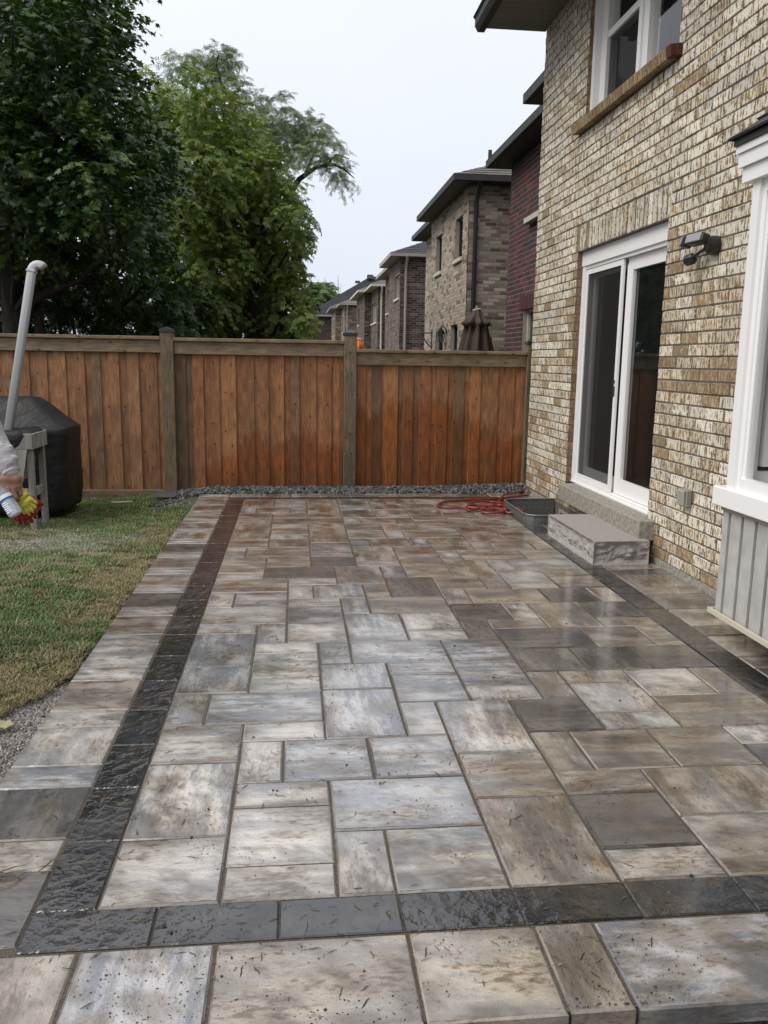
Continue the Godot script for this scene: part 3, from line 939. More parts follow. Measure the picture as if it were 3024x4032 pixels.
	part("screen", sm, M.screen_mesh, pd)
	var p2 := MB.new()
	for q in [[8.742, 8.66], [7.70, 7.62]]: p2.box(P(3.115, 0.39, q[0]), P(3.150, 2.58, q[1]))
	p2.box(P(3.115, 0.39, 8.66), P(3.150, 0.52, 7.70))
	p2.box(P(3.115, 2.50, 8.66), P(3.150, 2.58, 7.70))
	for q in [[7.72, 7.585], [6.80, 6.738]]: p2.box(P(3.075, 0.39, q[0]), P(3.110, 2.58, q[1]))
	p2.box(P(3.075, 0.39, 7.585), P(3.110, 0.535, 6.80))
	p2.box(P(3.075, 2.47, 7.585), P(3.110, 2.58, 6.80))
	part("panel_frame", p2, M.white_vinyl, pd)
	for q in [[3.13, 8.66, 7.70, 0.52, 2.50], [3.092, 7.585, 6.80, 0.535, 2.47]]:
		var gm := MB.new()
		gm.face(P(q[0], q[3], q[1]), P(q[0], q[3], q[2]), P(q[0], q[4], q[2]), P(q[0], q[4], q[1]), Vector3.LEFT)
		part("glass", gm, M.glass, pd)
	var hd := MB.new()
	hd.obox(Transform3D(Basis(), P(3.034, 1.36, 7.775)), Vector3(0.016, 0.10, 0.02), Color.WHITE, Vector2.ZERO, 0.004)
	hd.obox(Transform3D(Basis(), P(3.030, 1.45, 7.775)), Vector3(0.016, 0.03, 0.012))
	part("handle", hd, M.black_plastic, pd)
	var lt := MB.new()
	lt.box(P(3.060, 2.535, 7.735), P(3.074, 2.565, 7.70))
	part("latch", lt, M.black_plastic, pd)
	# room behind
	var rm := MB.new()
	rm.box(P(3.16, 0.15, 10.2), P(9.4, 0.33, -2.8), Color(0.9, 0.75, 0.6))
	rm.box(P(3.16, 2.86, 10.2), P(9.4, 3.3, -2.8))
	rm.box(P(7.2, 0.33, 10.2), P(7.35, 2.86, -2.8))
	rm.box(P(3.3, 0.33, 9.5), P(7.2, 2.86, 9.4))
	rm.box(P(3.16, 3.3, 5.9), P(9.4, 5.55, 5.8))
	rm.box(P(3.16, 5.50, 10.2), P(9.4, 5.56, -2.8))
	part("room_walls", rm, M.room, h)
	# upper window
	var uw := Node3D.new()
	uw.name = "window"
	h.add_child(uw)
	var f2 := MB.new()
	f2.box(P(3.065, 4.062, 8.818), P(3.175, 5.418, 8.60))
	f2.box(P(3.0, 4.062, 8.818), P(3.065, 5.418, 8.74))
	f2.box(P(3.075, 4.062, 7.79), P(3.175, 5.418, 7.60))
	f2.box(P(3.055, 4.062, 7.79), P(3.075, 5.418, 7.715))
	f2.box(P(3.065, 4.062, 6.78), P(3.175, 5.418, 6.702))
	f2.box(P(3.065, 4.062, 8.60), P(3.175, 4.13, 7.79))
	f2.box(P(3.065, 4.062, 7.60), P(3.175, 4.11, 6.78))
	f2.box(P(3.075, 4.765, 8.60), P(3.175, 4.83, 7.79))
	f2.box(P(3.065, 5.34, 8.60), P(3.175, 5.418, 6.78))
	part("frame", f2, M.white_vinyl, uw)
	for q in [[8.60, 7.79, 4.13, 4.765], [8.60, 7.79, 4.83, 5.34], [7.60, 6.78, 4.11, 5.34]]:
		var gm := MB.new()
		gm.face(P(3.120, q[2], q[0]), P(3.120, q[2], q[1]), P(3.120, q[3], q[1]), P(3.120, q[3], q[0]), Vector3.LEFT)
		part("pane", gm, M.glass, uw)
	var sm2 := MB.new()
	sm2.face(P(3.100, 4.13, 8.60), P(3.100, 4.13, 7.79), P(3.100, 4.765, 7.79), P(3.100, 4.765, 8.60), Vector3.LEFT)
	part("screen", sm2, M.screen_mesh, uw)
	var cu2 := MB.new()
	for q in [[8.16, 0.42], [7.22, 0.56]]:
		for k in int(q[1] / 0.05):
			cu2.tube([P(3.24 + 0.012 * (k % 2), 4.0, q[0] - k * 0.05), P(3.24 + 0.012 * (k % 2), 5.4, q[0] - k * 0.05)], [0.032, 0.032], 6)
	part("curtain", cu2, M.curtain, h)
	# eave
	var so := MB.new()
	var sy := 10.46
	while sy > -3.0:
		so.box(P(2.24, 5.472, sy), P(2.968, 5.49, sy - 0.145), Color.WHITE * rr(0.92, 1.0))
		sy -= 0.15
	part("soffit", so, M.soffit, h)
	var gu := MB.new()
	gu.prism([Vector2(2.24, 5.44), Vector2(2.16, 5.44), Vector2(2.125, 5.50), Vector2(2.125, 5.57), Vector2(2.10, 5.60), Vector2(2.24, 5.60)], Transform3D(Basis(), P(0, 0, 10.50)), 13.5)
	part("gutter", gu, M.bronze_metal, h)
	var rf := MB.new()
	rf.prism([Vector2(2.12, 5.58), Vector2(6.3, 7.4), Vector2(10.2, 5.58)], Transform3D(Basis(), P(0, 0, 10.48)), 13.4, Color(0.05, 0.05, 0.055))
	part("roof", rf, M.shingle, h)
	build_bay(h)

func build_bay(h: Node3D) -> void:
	var b := Node3D.new()
	b.name = "bay_window"
	h.add_child(b)
	var e := 4.655                                       # far end
	var n := 2.70                                        # near end
	var core := MB.new()
	core.box(P(2.57, 0.13, e - 0.03), P(2.965, 0.80, n))
	part("core", core, M.grey_siding, b)
	var d := e - 0.005
	var k := 0
	while d > n:
		var w := 0.06 if k == 0 else 0.112
		var mb := MB.new()
		mb.obox(Transform3D(Basis(), P(2.551, 0.465, d - w / 2.0)), Vector3(0.022, 0.67, w), Color.WHITE * rr(0.96, 1.0), Vector2(k * 0.31, k * 0.2), 0.004)
		part("siding_board", mb, M.grey_siding, b)
		d -= w + 0.031
		k += 1
	d = e - 0.02
	for j in 3:
		var mb := MB.new()
		mb.obox(Transform3D(Basis(), P(2.64 + j * 0.12, 0.465, e - 0.012)), Vector3(0.10, 0.67, 0.022), Color.WHITE, Vector2.ZERO, 0.004)
		part("siding_board", mb, M.grey_siding, b)
	var ch := MB.new()
	ch.box(P(2.525, 0.775, e - 0.01), P(2.56, 0.801, n))
	part("drip_edge", ch, M.taupe_metal, b)
	var tr := MB.new()                                   # pale metal tray edge under the boards
	tr.box(P(2.505, 0.138, e + 0.02), P(2.522, 0.166, n))
	tr.box(P(2.522, 0.138, e + 0.02), P(2.96, 0.166, e + 0.005))
	tr.box(P(2.522, 0.128, e + 0.005), P(2.96, 0.1375, n))
	part("tray", tr, M.cream_metal, b)
	var un := MB.new()
	un.box(P(2.60, 0.105, e - 0.08), P(2.96, 0.1275, n))
	part("underside", un, M.dark_metal, b)  # dark material stands in for the shade beneath the bay
	var si := MB.new()
	si.obox(Transform3D(Basis(), P(2.735, 0.858, (e + 0.05 + n) / 2.0)), Vector3(0.49, 0.114, e + 0.05 - n), Color.WHITE, Vector2.ZERO, 0.006)
	part("window_ledge", si, M.white_vinyl, b)
	var po := MB.new()
	po.box(P(2.515, 0.915, e - 0.06), P(2.60, 2.62, e - 0.135))
	po.box(P(2.535, 0.915, e - 0.135), P(2.60, 2.62, e - 0.175))
	po.box(P(2.52, 0.915, n + 0.14), P(2.60, 2.62, n))
	part("post", po, M.white_vinyl, b)
	var fr := MB.new()
	fr.box(P(2.528, 0.916, e - 0.175), P(2.59, 0.985, n + 0.14))
	fr.box(P(2.528, 2.55, e - 0.175), P(2.59, 2.62, n + 0.14))
	fr.box(P(2.545, 0.985, e - 0.175), P(2.59, 2.55, e - 0.205))
	part("frame", fr, M.white_vinyl, b)
	var gl := MB.new()
	gl.face(P(2.562, 0.985, e - 0.205), P(2.562, 0.985, n + 0.14), P(2.562, 2.55, n + 0.14), P(2.562, 2.55, e - 0.205), Vector3.LEFT)
	part("glass", gl, M.glass, b)
	var sp := MB.new()                                   # the far cheek seen through the glass: a narrow casement
	sp.box(P(2.60, 0.915, e - 0.06), P(2.97, 1.02, e - 0.12))
	sp.box(P(2.60, 2.45, e - 0.06), P(2.97, 2.62, e - 0.12))
	for q in [[2.60, 2.66], [2.90, 2.97]]: sp.box(P(q[0], 1.02, e - 0.06), P(q[1], 2.45, e - 0.12))
	for q in [[2.67, 2.71], [2.85, 2.89]]: sp.box(P(q[0], 1.05, e - 0.075), P(q[1], 2.42, e - 0.15))
	sp.box(P(2.71, 1.05, e - 0.075), P(2.85, 1.09, e - 0.15))
	part("side_casement", sp, M.white_vinyl, b)
	var sg := MB.new()
	sg.face(P(2.66, 1.02, e - 0.09), P(2.90, 1.02, e - 0.09), P(2.90, 2.45, e - 0.09), P(2.66, 2.45, e - 0.09), Vector3.FORWARD)
	part("side_glass", sg, M.dark_glass, b)
	var hd := MB.new()
	hd.box(P(2.485, 2.62, e + 0.01), P(2.965, 2.70, n - 0.02))
	hd.box(P(2.465, 2.702, e + 0.03), P(2.965, 2.775, n - 0.02))
	hd.box(P(2.452, 2.777, e + 0.043), P(2.965, 2.815, n - 0.02))
	part("header", hd, M.white_vinyl, b)
	var gt := MB.new()
	gt.box(P(2.44, 2.817, e + 0.05), P(2.962, 2.85, n - 0.02))
	part("gutter", gt, M.bronze_metal, b)
	var rf := MB.new()
	shingle_face(rf, P(2.42, 2.852, e + 0.07), P(2.42, 2.852, n - 0.02), P(2.955, 3.30, e - 0.42), P(2.955, 3.30, n - 0.02), Color(0.10, 0.10, 0.11), 5, 8)
	shingle_face(rf, P(2.955, 2.852, e + 0.07), P(2.42, 2.852, e + 0.07), P(2.955, 3.30, e - 0.419), P(2.954, 3.30, e - 0.42), Color(0.10, 0.10, 0.11), 5, 3)
	part("roof", rf, M.shingle, b)

func shingle_face(mb: MB, a: Vector3, b: Vector3, c: Vector3, d: Vector3, col: Color, rows: int, tabs: int) -> void:      # a-b is the eave, c above a, d above b
	var out := (b - a).cross(c - a).normalized()
	if out.y < 0.0: out = -out
	for r in rows:
		var t0 := float(r) / rows
		var t1 := float(r + 1) / rows
		var l0 := a.lerp(c, t0)
		var r0 := b.lerp(d, t0)
		var l1 := a.lerp(c, t1)
		var r1 := b.lerp(d, t1)
		var sh := rr(0.0, 1.0) / tabs
		var u := 0.0
		while u < 1.0:
			var u2 := minf(1.0, u + (sh if u == 0.0 and sh > 0.02 else 1.0 / tabs))
			var k := col * rr(0.72, 1.12)
			mb.face(l0.lerp(r0, u) + out * 0.014, l0.lerp(r0, u2) + out * 0.014, l1.lerp(r1, u2), l1.lerp(r1, u), out, k)
			mb.face(l0.lerp(r0, u) + out * 0.014, l0.lerp(r0, u2) + out * 0.014, l0.lerp(r0, u2), l0.lerp(r0, u), a - c, k * 0.8)
			u = u2

# ---------------------------------------------------------------- the row of houses beyond
func row_house(label: String, segs: Array, tones: Array, joint: Color, course: float, blen: float, trim: String, roof: Color, wins: Array, spout: Array, top := 5.45, built := true) -> Node3D:
	var h := thing("row_house", label, "house", P(segs[0][0], 0, segs[0][1]), "brick houses in a row beyond the fence")
	var mo := MB.new()
	var bk := MB.new()
	for si in segs.size():
		var s: Array = segs[si]
		var holes: Array = []
		for w in wins:
			if w[0] == si: holes.append([w[1], w[2], w[3], w[4]])
		wall_boxes(mo, s[0] + 0.005, s[0] + 0.25, s[1] + 0.005, s[2], -0.24, top, holes, joint)
		mo.box(P(s[0] + 0.25, -0.24, s[2]), P(s[0] + 7.5, top, s[1] + 0.005), joint)
		var rows := int((top - 1.05) / course)
		for c in rows:
			var y := top - (c + 1) * course
			if built:
				for r in course_runs(s[1], s[2], y, course, holes, blen, 0.017, blen * 0.5 * (c % 2)):
					flat_brick(bk, Transform3D(FACE_W, P(s[0], y + course / 2.0, (r[0] + r[1]) / 2.0)), r[1] - r[0], course - 0.014, 0.014, tones[rng.randi() % tones.size()] * rr(0.82, 1.15))
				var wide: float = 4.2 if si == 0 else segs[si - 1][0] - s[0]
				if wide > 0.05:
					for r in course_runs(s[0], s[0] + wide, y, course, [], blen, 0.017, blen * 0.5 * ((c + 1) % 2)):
						flat_brick(bk, Transform3D(FACE_N, P((r[0] + r[1]) / 2.0, y + course / 2.0, s[1])), r[1] - r[0], course - 0.014, 0.014, tones[rng.randi() % tones.size()] * (rr(0.42, 0.85) if rng.randf() < 0.85 else 1.0))  # face towards the camera: its shade is put into the brick colour
		var ex: float = s[0] - 0.43
		var d0: float = s[1] - (0.43 if si == 0 or segs[si - 1][0] > s[0] else -0.02)
		var d1: float = s[2] + (0.4 if si == segs.size() - 1 else 0.0)
		var so := MB.new()
		so.box(P(ex + 0.06, top - 0.005, d1), P(s[0] + 7.6, top + 0.02, d0 + 0.06))
		part("soffit", so, M[trim], h)
		var gu := MB.new()
		gu.box(P(ex, top + 0.005, d1 + 0.03), P(ex + 0.1, top + 0.14, d0))
		gu.box(P(ex + 0.1, top + 0.0052, d0 + 0.1), P(s[0] + 7.7, top + 0.14, d0))
		part("gutter", gu, M[trim], h)
		var w2 := 3.9
		var hgt := w2 * 0.42
		var ap := P(ex + w2, top + 0.12 + hgt, d0 + w2)
		var rf := MB.new()
		shingle_face(rf, P(ex + 7.9, top + 0.12, d0), P(ex, top + 0.12, d0), ap, ap, roof, 18, 26)
		shingle_face(rf, P(ex, top + 0.12, d0), P(ex, top + 0.12, d1), ap, P(ex + w2, top + 0.12 + hgt, maxf(d1 - w2, d0 + w2)), roof, 14, 12)
		part("roof", rf, M.shingle, h)
	part("wall", mo, M.far_brick, h)
	if built: part("bricks", bk, M.far_brick, h).set_meta("kind", "stuff")
	for w in wins:
		var x: float = segs[w[0]][0]
		var wn := Node3D.new()
		wn.name = "window"
		h.add_child(wn, true)
		var fr := MB.new()
		var t := 0.06
		fr.box(P(x + 0.10, w[3], w[2]), P(x + 0.17, w[4], w[2] - t))
		fr.box(P(x + 0.10, w[3], w[1] + t), P(x + 0.17, w[4], w[1]))
		fr.box(P(x + 0.10, w[3], w[2] - t), P(x + 0.17, w[3] + t, w[1] + t))
		fr.box(P(x + 0.10, w[4] - t, w[2] - t), P(x + 0.17, w[4], w[1] + t))
		var mids: int = w[6]
		for k in mids:
			var q: float = lerpf(w[1], w[2], (k + 1.0) / (mids + 1.0))
			fr.box(P(x + 0.10, w[3] + t, q + 0.03), P(x + 0.17, w[4] - t, q - 0.03))
		if w[7]: fr.box(P(x + 0.11, lerpf(w[3], w[4], 0.58), w[2] - t), P(x + 0.17, lerpf(w[3], w[4], 0.58) + 0.05, w[1] + t))
		part("frame", fr, M[w[5]], wn)
		var g := MB.new()
		g.face(P(x + 0.15, w[3] + t, w[1] + t), P(x + 0.15, w[3] + t, w[2] - t), P(x + 0.15, w[4] - t, w[2] - t), P(x + 0.15, w[4] - t, w[1] + t), Vector3.LEFT)
		part("pane", g, M.dark_glass, wn)
		if w[3] > 3.0:
			var sl := MB.new()
			sl.obox(Transform3D(Basis(), P(x + 0.02, w[3] - 0.045, (w[1] + w[2]) / 2.0)), Vector3(0.16, 0.09, w[2] - w[1] + 0.16), Color(0.55, 0.53, 0.48), Vector2.ZERO, 0.01)
			part("sill", sl, M.painted, wn)
	if spout.size() > 0:
		var sp := MB.new()
		var q := P(spout[0], 0, spout[1])
		sp.tube([q + Vector3(0.0, top + 0.05, 0.33), q + Vector3(0.0, top - 0.12, 0.25), q + Vector3(0, top - 0.38, -0.02), q + Vector3(0, 1.0, -0.02)], [0.05, 0.05, 0.05, 0.05], 8)
		part("downspout", sp, M[spout[2]], h)
	return h

func build_row() -> void:
	var red := row_house("dark red brick house right beside the near house's far corner", [[3.87, 11.6, 13.15], [4.27, 13.15, 17.0]], [Color(0.15, 0.05, 0.05), Color(0.12, 0.042, 0.045), Color(0.175, 0.062, 0.06), Color(0.09, 0.036, 0.043), Color(0.06, 0.048, 0.06)], Color(0.55, 0.47, 0.44), 0.0905, 0.235, "bronze_metal", Color(0.10, 0.095, 0.09), [[1, 14.6, 15.75, 0.9, 2.60, "cream_metal", 1, true]], [])
	var sc := MB.new()                                  # soldier course over its window
	var dd := 14.45
	while dd < 15.95:
		flat_brick(sc, Transform3D(FACE_W, P(4.262, 2.72, dd)), 0.075, 0.24, 0.02, Color(0.12, 0.04, 0.045) * rr(0.8, 1.1))
		dd += 0.088
	part("lintel_bricks", sc, M.far_brick, red)
	var st := MB.new()
	st.obox(Transform3D(Basis(), P(4.25, 4.14, 14.9)), Vector3(0.2, 0.1, 1.2), Color(0.5, 0.47, 0.4), Vector2.ZERO, 0.01)
	part("sill", st, M.painted, red)
	var tan := row_house("tan brick house with black downspout and two tall narrow upper windows", [[3.84, 19.0, 24.15], [4.23, 24.15, 27.6]], [Color(0.66, 0.54, 0.42), Color(0.57, 0.455, 0.35), Color(0.72, 0.61, 0.49), Color(0.30, 0.225, 0.175), Color(0.74, 0.65, 0.54), Color(0.68, 0.56, 0.44)], Color(0.62, 0.57, 0.50), 0.078, 0.24, "bronze_metal", Color(0.20, 0.185, 0.165), [[0, 22.38, 23.3, 3.95, 4.92, "bronze_metal", 0, false], [0, 19.62, 20.52, 3.99, 4.94, "bronze_metal", 0, false], [0, 19.9, 20.8, 1.0, 2.50, "bronze_metal", 0, true], [0, 21.87, 23.0, 0.2, 2.43, "bronze_metal", 0, true]], [4.0, 18.95, "black_plastic"])
	var pp := MB.new()
	pp.tube([P(4.50, 5.9, 20.0), P(4.50, 6.42, 20.0)], [0.045, 0.045], 10)
	part("vent_pipe", pp, M.dark_metal, tan)
	row_house("plum brown brick house with taupe downspout behind the tan brick house", [[4.0, 32.4, 36.25], [4.36, 36.25, 41.1]], [Color(0.21, 0.14, 0.125), Color(0.17, 0.11, 0.102), Color(0.26, 0.185, 0.16), Color(0.11, 0.078, 0.075), Color(0.31, 0.235, 0.21)], Color(0.46, 0.41, 0.38), 0.085, 0.25, "taupe_metal", Color(0.075, 0.08, 0.09), [[0, 32.75, 34.1, 4.0, 4.9, "cream_metal", 1, false], [1, 39.6, 40.4, 3.8, 4.85, "taupe_metal", 0, false]], [4.2, 32.3, "taupe_metal"])
	row_house("brown brick house with cream eaves and triple upper window, third beyond tan house", [[4.43, 45.4, 49.5], [4.05, 49.5, 55.8]], [Color(0.18, 0.13, 0.105), Color(0.14, 0.10, 0.082), Color(0.22, 0.165, 0.13), Color(0.10, 0.075, 0.066), Color(0.28, 0.22, 0.18)], Color(0.27, 0.23, 0.20), 0.095, 0.28, "cream_metal", Color(0.22, 0.21, 0.20), [[0, 46.1, 49.2, 3.66, 4.75, "cream_metal", 2, false], [1, 53.4, 54.5, 3.79, 4.78, "bronze_metal", 0, false]], [4.6, 45.3, "cream_metal"])
	row_house("small looking pale tan brick house beside the long dark roof", [[3.58, 61.2, 65.5], [3.12, 65.5, 72.0]], [Color(0.48, 0.39, 0.30), Color(0.41, 0.32, 0.24), Color(0.54, 0.45, 0.36), Color(0.27, 0.21, 0.165)], Color(0.36, 0.32, 0.27), 0.12, 0.34, "taupe_metal", Color(0.24, 0.23, 0.22), [[0, 63.0, 64.2, 3.6, 4.75, "taupe_metal", 0, false], [1, 66.5, 67.6, 3.5, 4.7, "taupe_metal", 0, false], [1, 69.0, 70.2, 3.5, 4.7, "taupe_metal", 0, false]], [3.75, 61.0, "taupe_metal"])
	# last house of the row, end on, with a long dark hip roof
	var z := thing("row_house", "brown brick house under a long dark hip roof, farthest of the row", "house", P(1.45, 0, 78.0), "brick houses in a row beyond the fence")
	var mo := MB.new()
	mo.box(P(1.48, -0.24, 92.0), P(14.0, 5.45, 78.01), Color(0.24, 0.2, 0.19))
	part("wall", mo, M.far_brick, z)
	var bk := MB.new()
	for c in 28:
		var y := 5.45 - (c + 1) * 0.13
		for r in course_runs(1.48, 5.6, y, 0.13, [], 0.36, 0.02, 0.18 * (c % 2)):
			flat_brick(bk, Transform3D(FACE_N, P((r[0] + r[1]) / 2.0, y + 0.065, 78.0)), r[1] - r[0], 0.11, 0.02, [Color(0.10, 0.07, 0.062), Color(0.13, 0.095, 0.08), Color(0.075, 0.055, 0.05)][rng.randi() % 3] * rr(0.85, 1.2))
	part("bricks", bk, M.far_brick, z).set_meta("kind", "stuff")
	var gu := MB.new()
	gu.box(P(1.0, 5.46, 78.0), P(14.4, 5.62, 77.5))
	part("gutter", gu, M.taupe_metal, z)
	var ds := MB.new()
	ds.tube([P(1.40, 5.4, 77.9), P(1.40, 1.0, 77.9)], [0.09, 0.09], 8)
	part("downspout", ds, M.cream_metal, z)
	var rf := MB.new()
	shingle_face(rf, P(14.4, 5.6, 77.5), P(1.0, 5.6, 77.5), P(7.9, 9.75, 84.5), P(7.5, 9.75, 84.5), Color(0.045, 0.048, 0.058), 34, 44)
	shingle_face(rf, P(1.0, 5.6, 77.5), P(1.0, 5.6, 92.0), P(7.5, 9.75, 84.5), P(7.5, 9.75, 85.0), Color(0.045, 0.048, 0.058), 30, 40)
	part("roof", rf, M.shingle, z)
	var vt := MB.new()
	vt.obox(Transform3D(Basis(), P(7.35, 9.6, 83.6)), Vector3(0.6, 0.4, 0.5), Color(0.10, 0.105, 0.12), Vector2.ZERO, 0.03)
	vt.obox(Transform3D(Basis(), P(6.0, 8.95, 82.0)), Vector3(0.45, 0.22, 0.4), Color(0.08, 0.085, 0.1), Vector2.ZERO, 0.03)
	part("roof_vent", vt, M.painted, z)
	var gb := thing("garage", "low grey roofed building at the end of the row, beyond fence", "garage", P(0.3, 0, 99))
	var g2 := MB.new()
	g2.box(P(-1.2, -0.24, 104), P(1.3, 2.6, 99), Color(0.45, 0.43, 0.38))
	part("wall", g2, M.painted, gb)
	var g3 := MB.new()
	shingle_face(g3, P(1.5, 2.6, 98.6), P(-1.5, 2.6, 98.6), P(1.5, 3.9, 102), P(-0.6, 3.9, 102), Color(0.09, 0.10, 0.125), 10, 10)
	part("roof", g3, M.shingle, gb)

# ---------------------------------------------------------------- fence
func board(called: String, x0: float, x1: float, y0: float, y1: float, d: float, thick: float, dry: Color, wet: Color, wet_y: float, parent: Node) -> void:
	var mb := MB.new()
	var uo := Vector2(rr(0, 9), rr(0, 9))
	var ys := [y0]
	for q in [wet_y - 0.30, wet_y - 0.15, wet_y - 0.11, wet_y - 0.08, wet_y - 0.05, wet_y - 0.02, wet_y + 0.01, wet_y + 0.04, wet_y + 0.07, wet_y + 0.10, wet_y + 0.15]:
		if q > y0 + 0.01 and q < y1 - 0.01: ys.append(q)
	ys.append(y1)
	var nx := 7 if wet_y > 0.0 else 3
	var jit: Array = []
	for i in nx + 1: jit.append(rr(-0.06, 0.06))
	var cup := rr(-0.0025, 0.0025)
	for j in ys.size() - 1:
		for i in nx:
			var q: Array = []
			var cs: Array = []
			for o in [[0, 0], [1, 0], [1, 1], [0, 1]]:
				var u := float(i + o[0]) / nx
				var y: float = ys[j + o[1]]
				var bow := cup * (1.0 - 4.0 * (u - 0.5) * (u - 0.5))
				q.append(P(lerpf(x0 + 0.003, x1 - 0.003, u), y, d - bow))
				cs.append(wet.lerp(dry, (0.75 * smoothstep(-0.03, 0.035, y - wet_y + jit[i + o[0]]) + 0.25 * smoothstep(-0.28, 0.12, y - wet_y))) * (1.0 - 0.12 * smoothstep(0.2, 0.0, y - y0)))
			mb.quad4(q[0], q[1], q[2], q[3], Vector3.BACK, uo + Vector2(q[0].x, q[0].y), uo + Vector2(q[1].x, q[1].y), uo + Vector2(q[2].x, q[2].y), uo + Vector2(q[3].x, q[3].y), cs[0], cs[1], cs[2], cs[3])
	for s in [[x0, x0 + 0.003, Vector3.LEFT], [x1, x1 - 0.003, Vector3.RIGHT]]:
		mb.face(P(s[0], y0, d + 0.003), P(s[1], y0, d), P(s[1], y1, d), P(s[0], y1, d + 0.003), s[2] + Vector3.BACK, dry * 0.9, uo)
		mb.face(P(s[0], y0, d + thick), P(s[0], y0, d + 0.003), P(s[0], y1, d + 0.003), P(s[0], y1, d + thick), s[2], dry * 0.85, uo)
	mb.face(P(x0, y0, d + thick), P(x1, y0, d + thick), P(x1, y1, d + thick), P(x0, y1, d + thick), Vector3.FORWARD, dry, uo)
	part(called, mb, M.wood, parent)

func build_fence() -> void:
	var f := thing("wooden_fence", "cedar board fence with treated posts and rails, lower boards soaked dark orange", "fence", P(0, 0, 10.55))
	var treated := Color(0.35, 0.275, 0.185)
	var posts := [-12.64, -10.42, -8.20, -5.97, -3.755, -1.535, 0.687, 2.955]
	for k in posts.size():
		var x: float = posts[k]
		var hi: float = 1.865 if k < 7 else 1.80
		hi = 1.915 if k < 7 else 1.845
		var w: float = 0.158 if k < 7 else 0.05
		var pc: Color = [Color(0.27, 0.22, 0.15), Color(0.235, 0.18, 0.115)][k % 2] * rr(0.92, 1.05)
		var mb := MB.new()
		mb.obox(Transform3D(Basis(), P(x, (hi - 0.24) / 2.0, 10.53)), Vector3(w, hi + 0.24, 0.13), pc, Vector2(rr(0, 5), rr(0, 5)), 0.008)
		for v in mb.v.size():                          # splashed foot
			if k == 6 and mb.v[v].y < 0.5: mb.c[v] = pc * 0.5
		part("post", mb, M.wood, f)
		var cap := MB.new()
		var s := w / 2.0 + 0.008
		cap.box(P(x - s, hi + 0.0005, 10.53 + 0.073), P(x + s, hi + 0.035, 10.53 - 0.073))
		for q in 4:
			var a := Vector3(x + [-s, s, s, -s][q], hi + 0.035, -10.53 + [0.073, 0.073, -0.073, -0.073][q])
			var b := Vector3(x + [s, s, -s, -s][q], hi + 0.035, -10.53 + [0.073, -0.073, -0.073, 0.073][q])
			cap.tri(a, b, P(x, hi + 0.07, 10.53), (a + b) / 2.0 - P(x, 0, 10.53) + Vector3.UP)
		part("post_cap", cap, M.dark_metal, f)
	for k in posts.size() - 1:
		var x0: float = posts[k] + 0.079
		var x1: float = posts[k + 1] - (0.079 if k < 6 else 0.025)
		var hi: float = [1.87, 1.87, 1.87, 1.87, 1.868, 1.855, 1.755][k]
		var cp := MB.new()
		cp.obox(Transform3D(Basis(), P((x0 + x1) / 2.0, hi - 0.022, 10.535)), Vector3(x1 - x0, 0.042, 0.15), treated * Color(0.95, 0.92, 0.88), Vector2.ZERO, 0.006)
		for v in cp.t.size(): cp.t[v] = Vector2(cp.t[v].y, cp.t[v].x) + Vector2(k * 0.37, k * 0.11)
		part("cap_rail", cp, M.wood, f)
		var rl := MB.new()
		rl.obox(Transform3D(Basis(), P((x0 + x1) / 2.0, hi - 0.12, 10.525)), Vector3(x1 - x0, 0.152, 0.04), treated * rr(0.92, 1.06), Vector2.ZERO, 0.005)
		for v in rl.t.size(): rl.t[v] = Vector2(rl.t[v].y, rl.t[v].x) + Vector2(k * 0.53, k * 0.29)
		part("rail", rl, M.wood, f)
		var kb := MB.new()
		var ky: float = 0.02 if k >= 6 else -0.012
		kb.obox(Transform3D(Basis(), P((x0 + x1) / 2.0, ky - 0.09, 10.53)), Vector3(x1 - x0, 0.18, 0.04), (treated * Color(0.8, 0.78, 0.75)) if k < 5 else Color(0.12, 0.055, 0.022), Vector2.ZERO, 0.005)
		for v in kb.t.size(): kb.t[v] = Vector2(kb.t[v].y, kb.t[v].x) + Vector2(k * 0.33, k * 0.7)
		part("kick_board", kb, M.wood, f)
		var x := x0
		var front := true
		while x < x1 - 0.01:
			var w := rr(0.105, 0.15) if front else rr(0.06, 0.095)
			var e := minf(x + w, x1)
			if x1 - e < 0.04: e = x1
			var tone: Color = [Color(0.41, 0.215, 0.115), Color(0.36, 0.18, 0.095), Color(0.46, 0.25, 0.135), Color(0.32, 0.17, 0.09), Color(0.38, 0.215, 0.12)][rng.randi() % 5] * rr(0.98, 1.24)
			tone = tone * Color(1.04, 1.0, 0.92)
			if k >= 5: tone = tone * Color(0.97, 0.90, 0.82)
			if rng.randf() < 0.13: tone = Color(0.31, 0.19, 0.11) * rr(0.75, 1.1)
			var wy := -1.0
			var mid := (x + e) / 2.0
			if k == 5: wy = lerpf(0.05, 0.62, smoothstep(-1.4, -0.5, mid)) + 0.15 * sin(mid * 9.0) * smoothstep(-1.2, -0.6, mid) * 0.5 + rr(-0.06, 0.06)
			if k == 6: wy = 0.93 + 0.22 * exp(-pow((mid - 1.55) / 0.5, 2.0)) - 0.22 * smoothstep(2.2, 2.7, mid) + rr(-0.07, 0.07)
			if k == 5 and mid < -1.15: wy = -1.0
			var wet := Color(tone.r * 0.74, tone.g * 0.50, tone.b * 0.24)
			var d := 10.548 if front else 10.566
			var b0 := x - (0.0 if front else 0.018)
			var b1 := e + (0.0 if front or e == x1 else 0.018)
			board("board", b0, b1, ky + 0.002, hi - 0.1, d, 0.016, tone, wet, wy, f)
			x = e
			front = not front

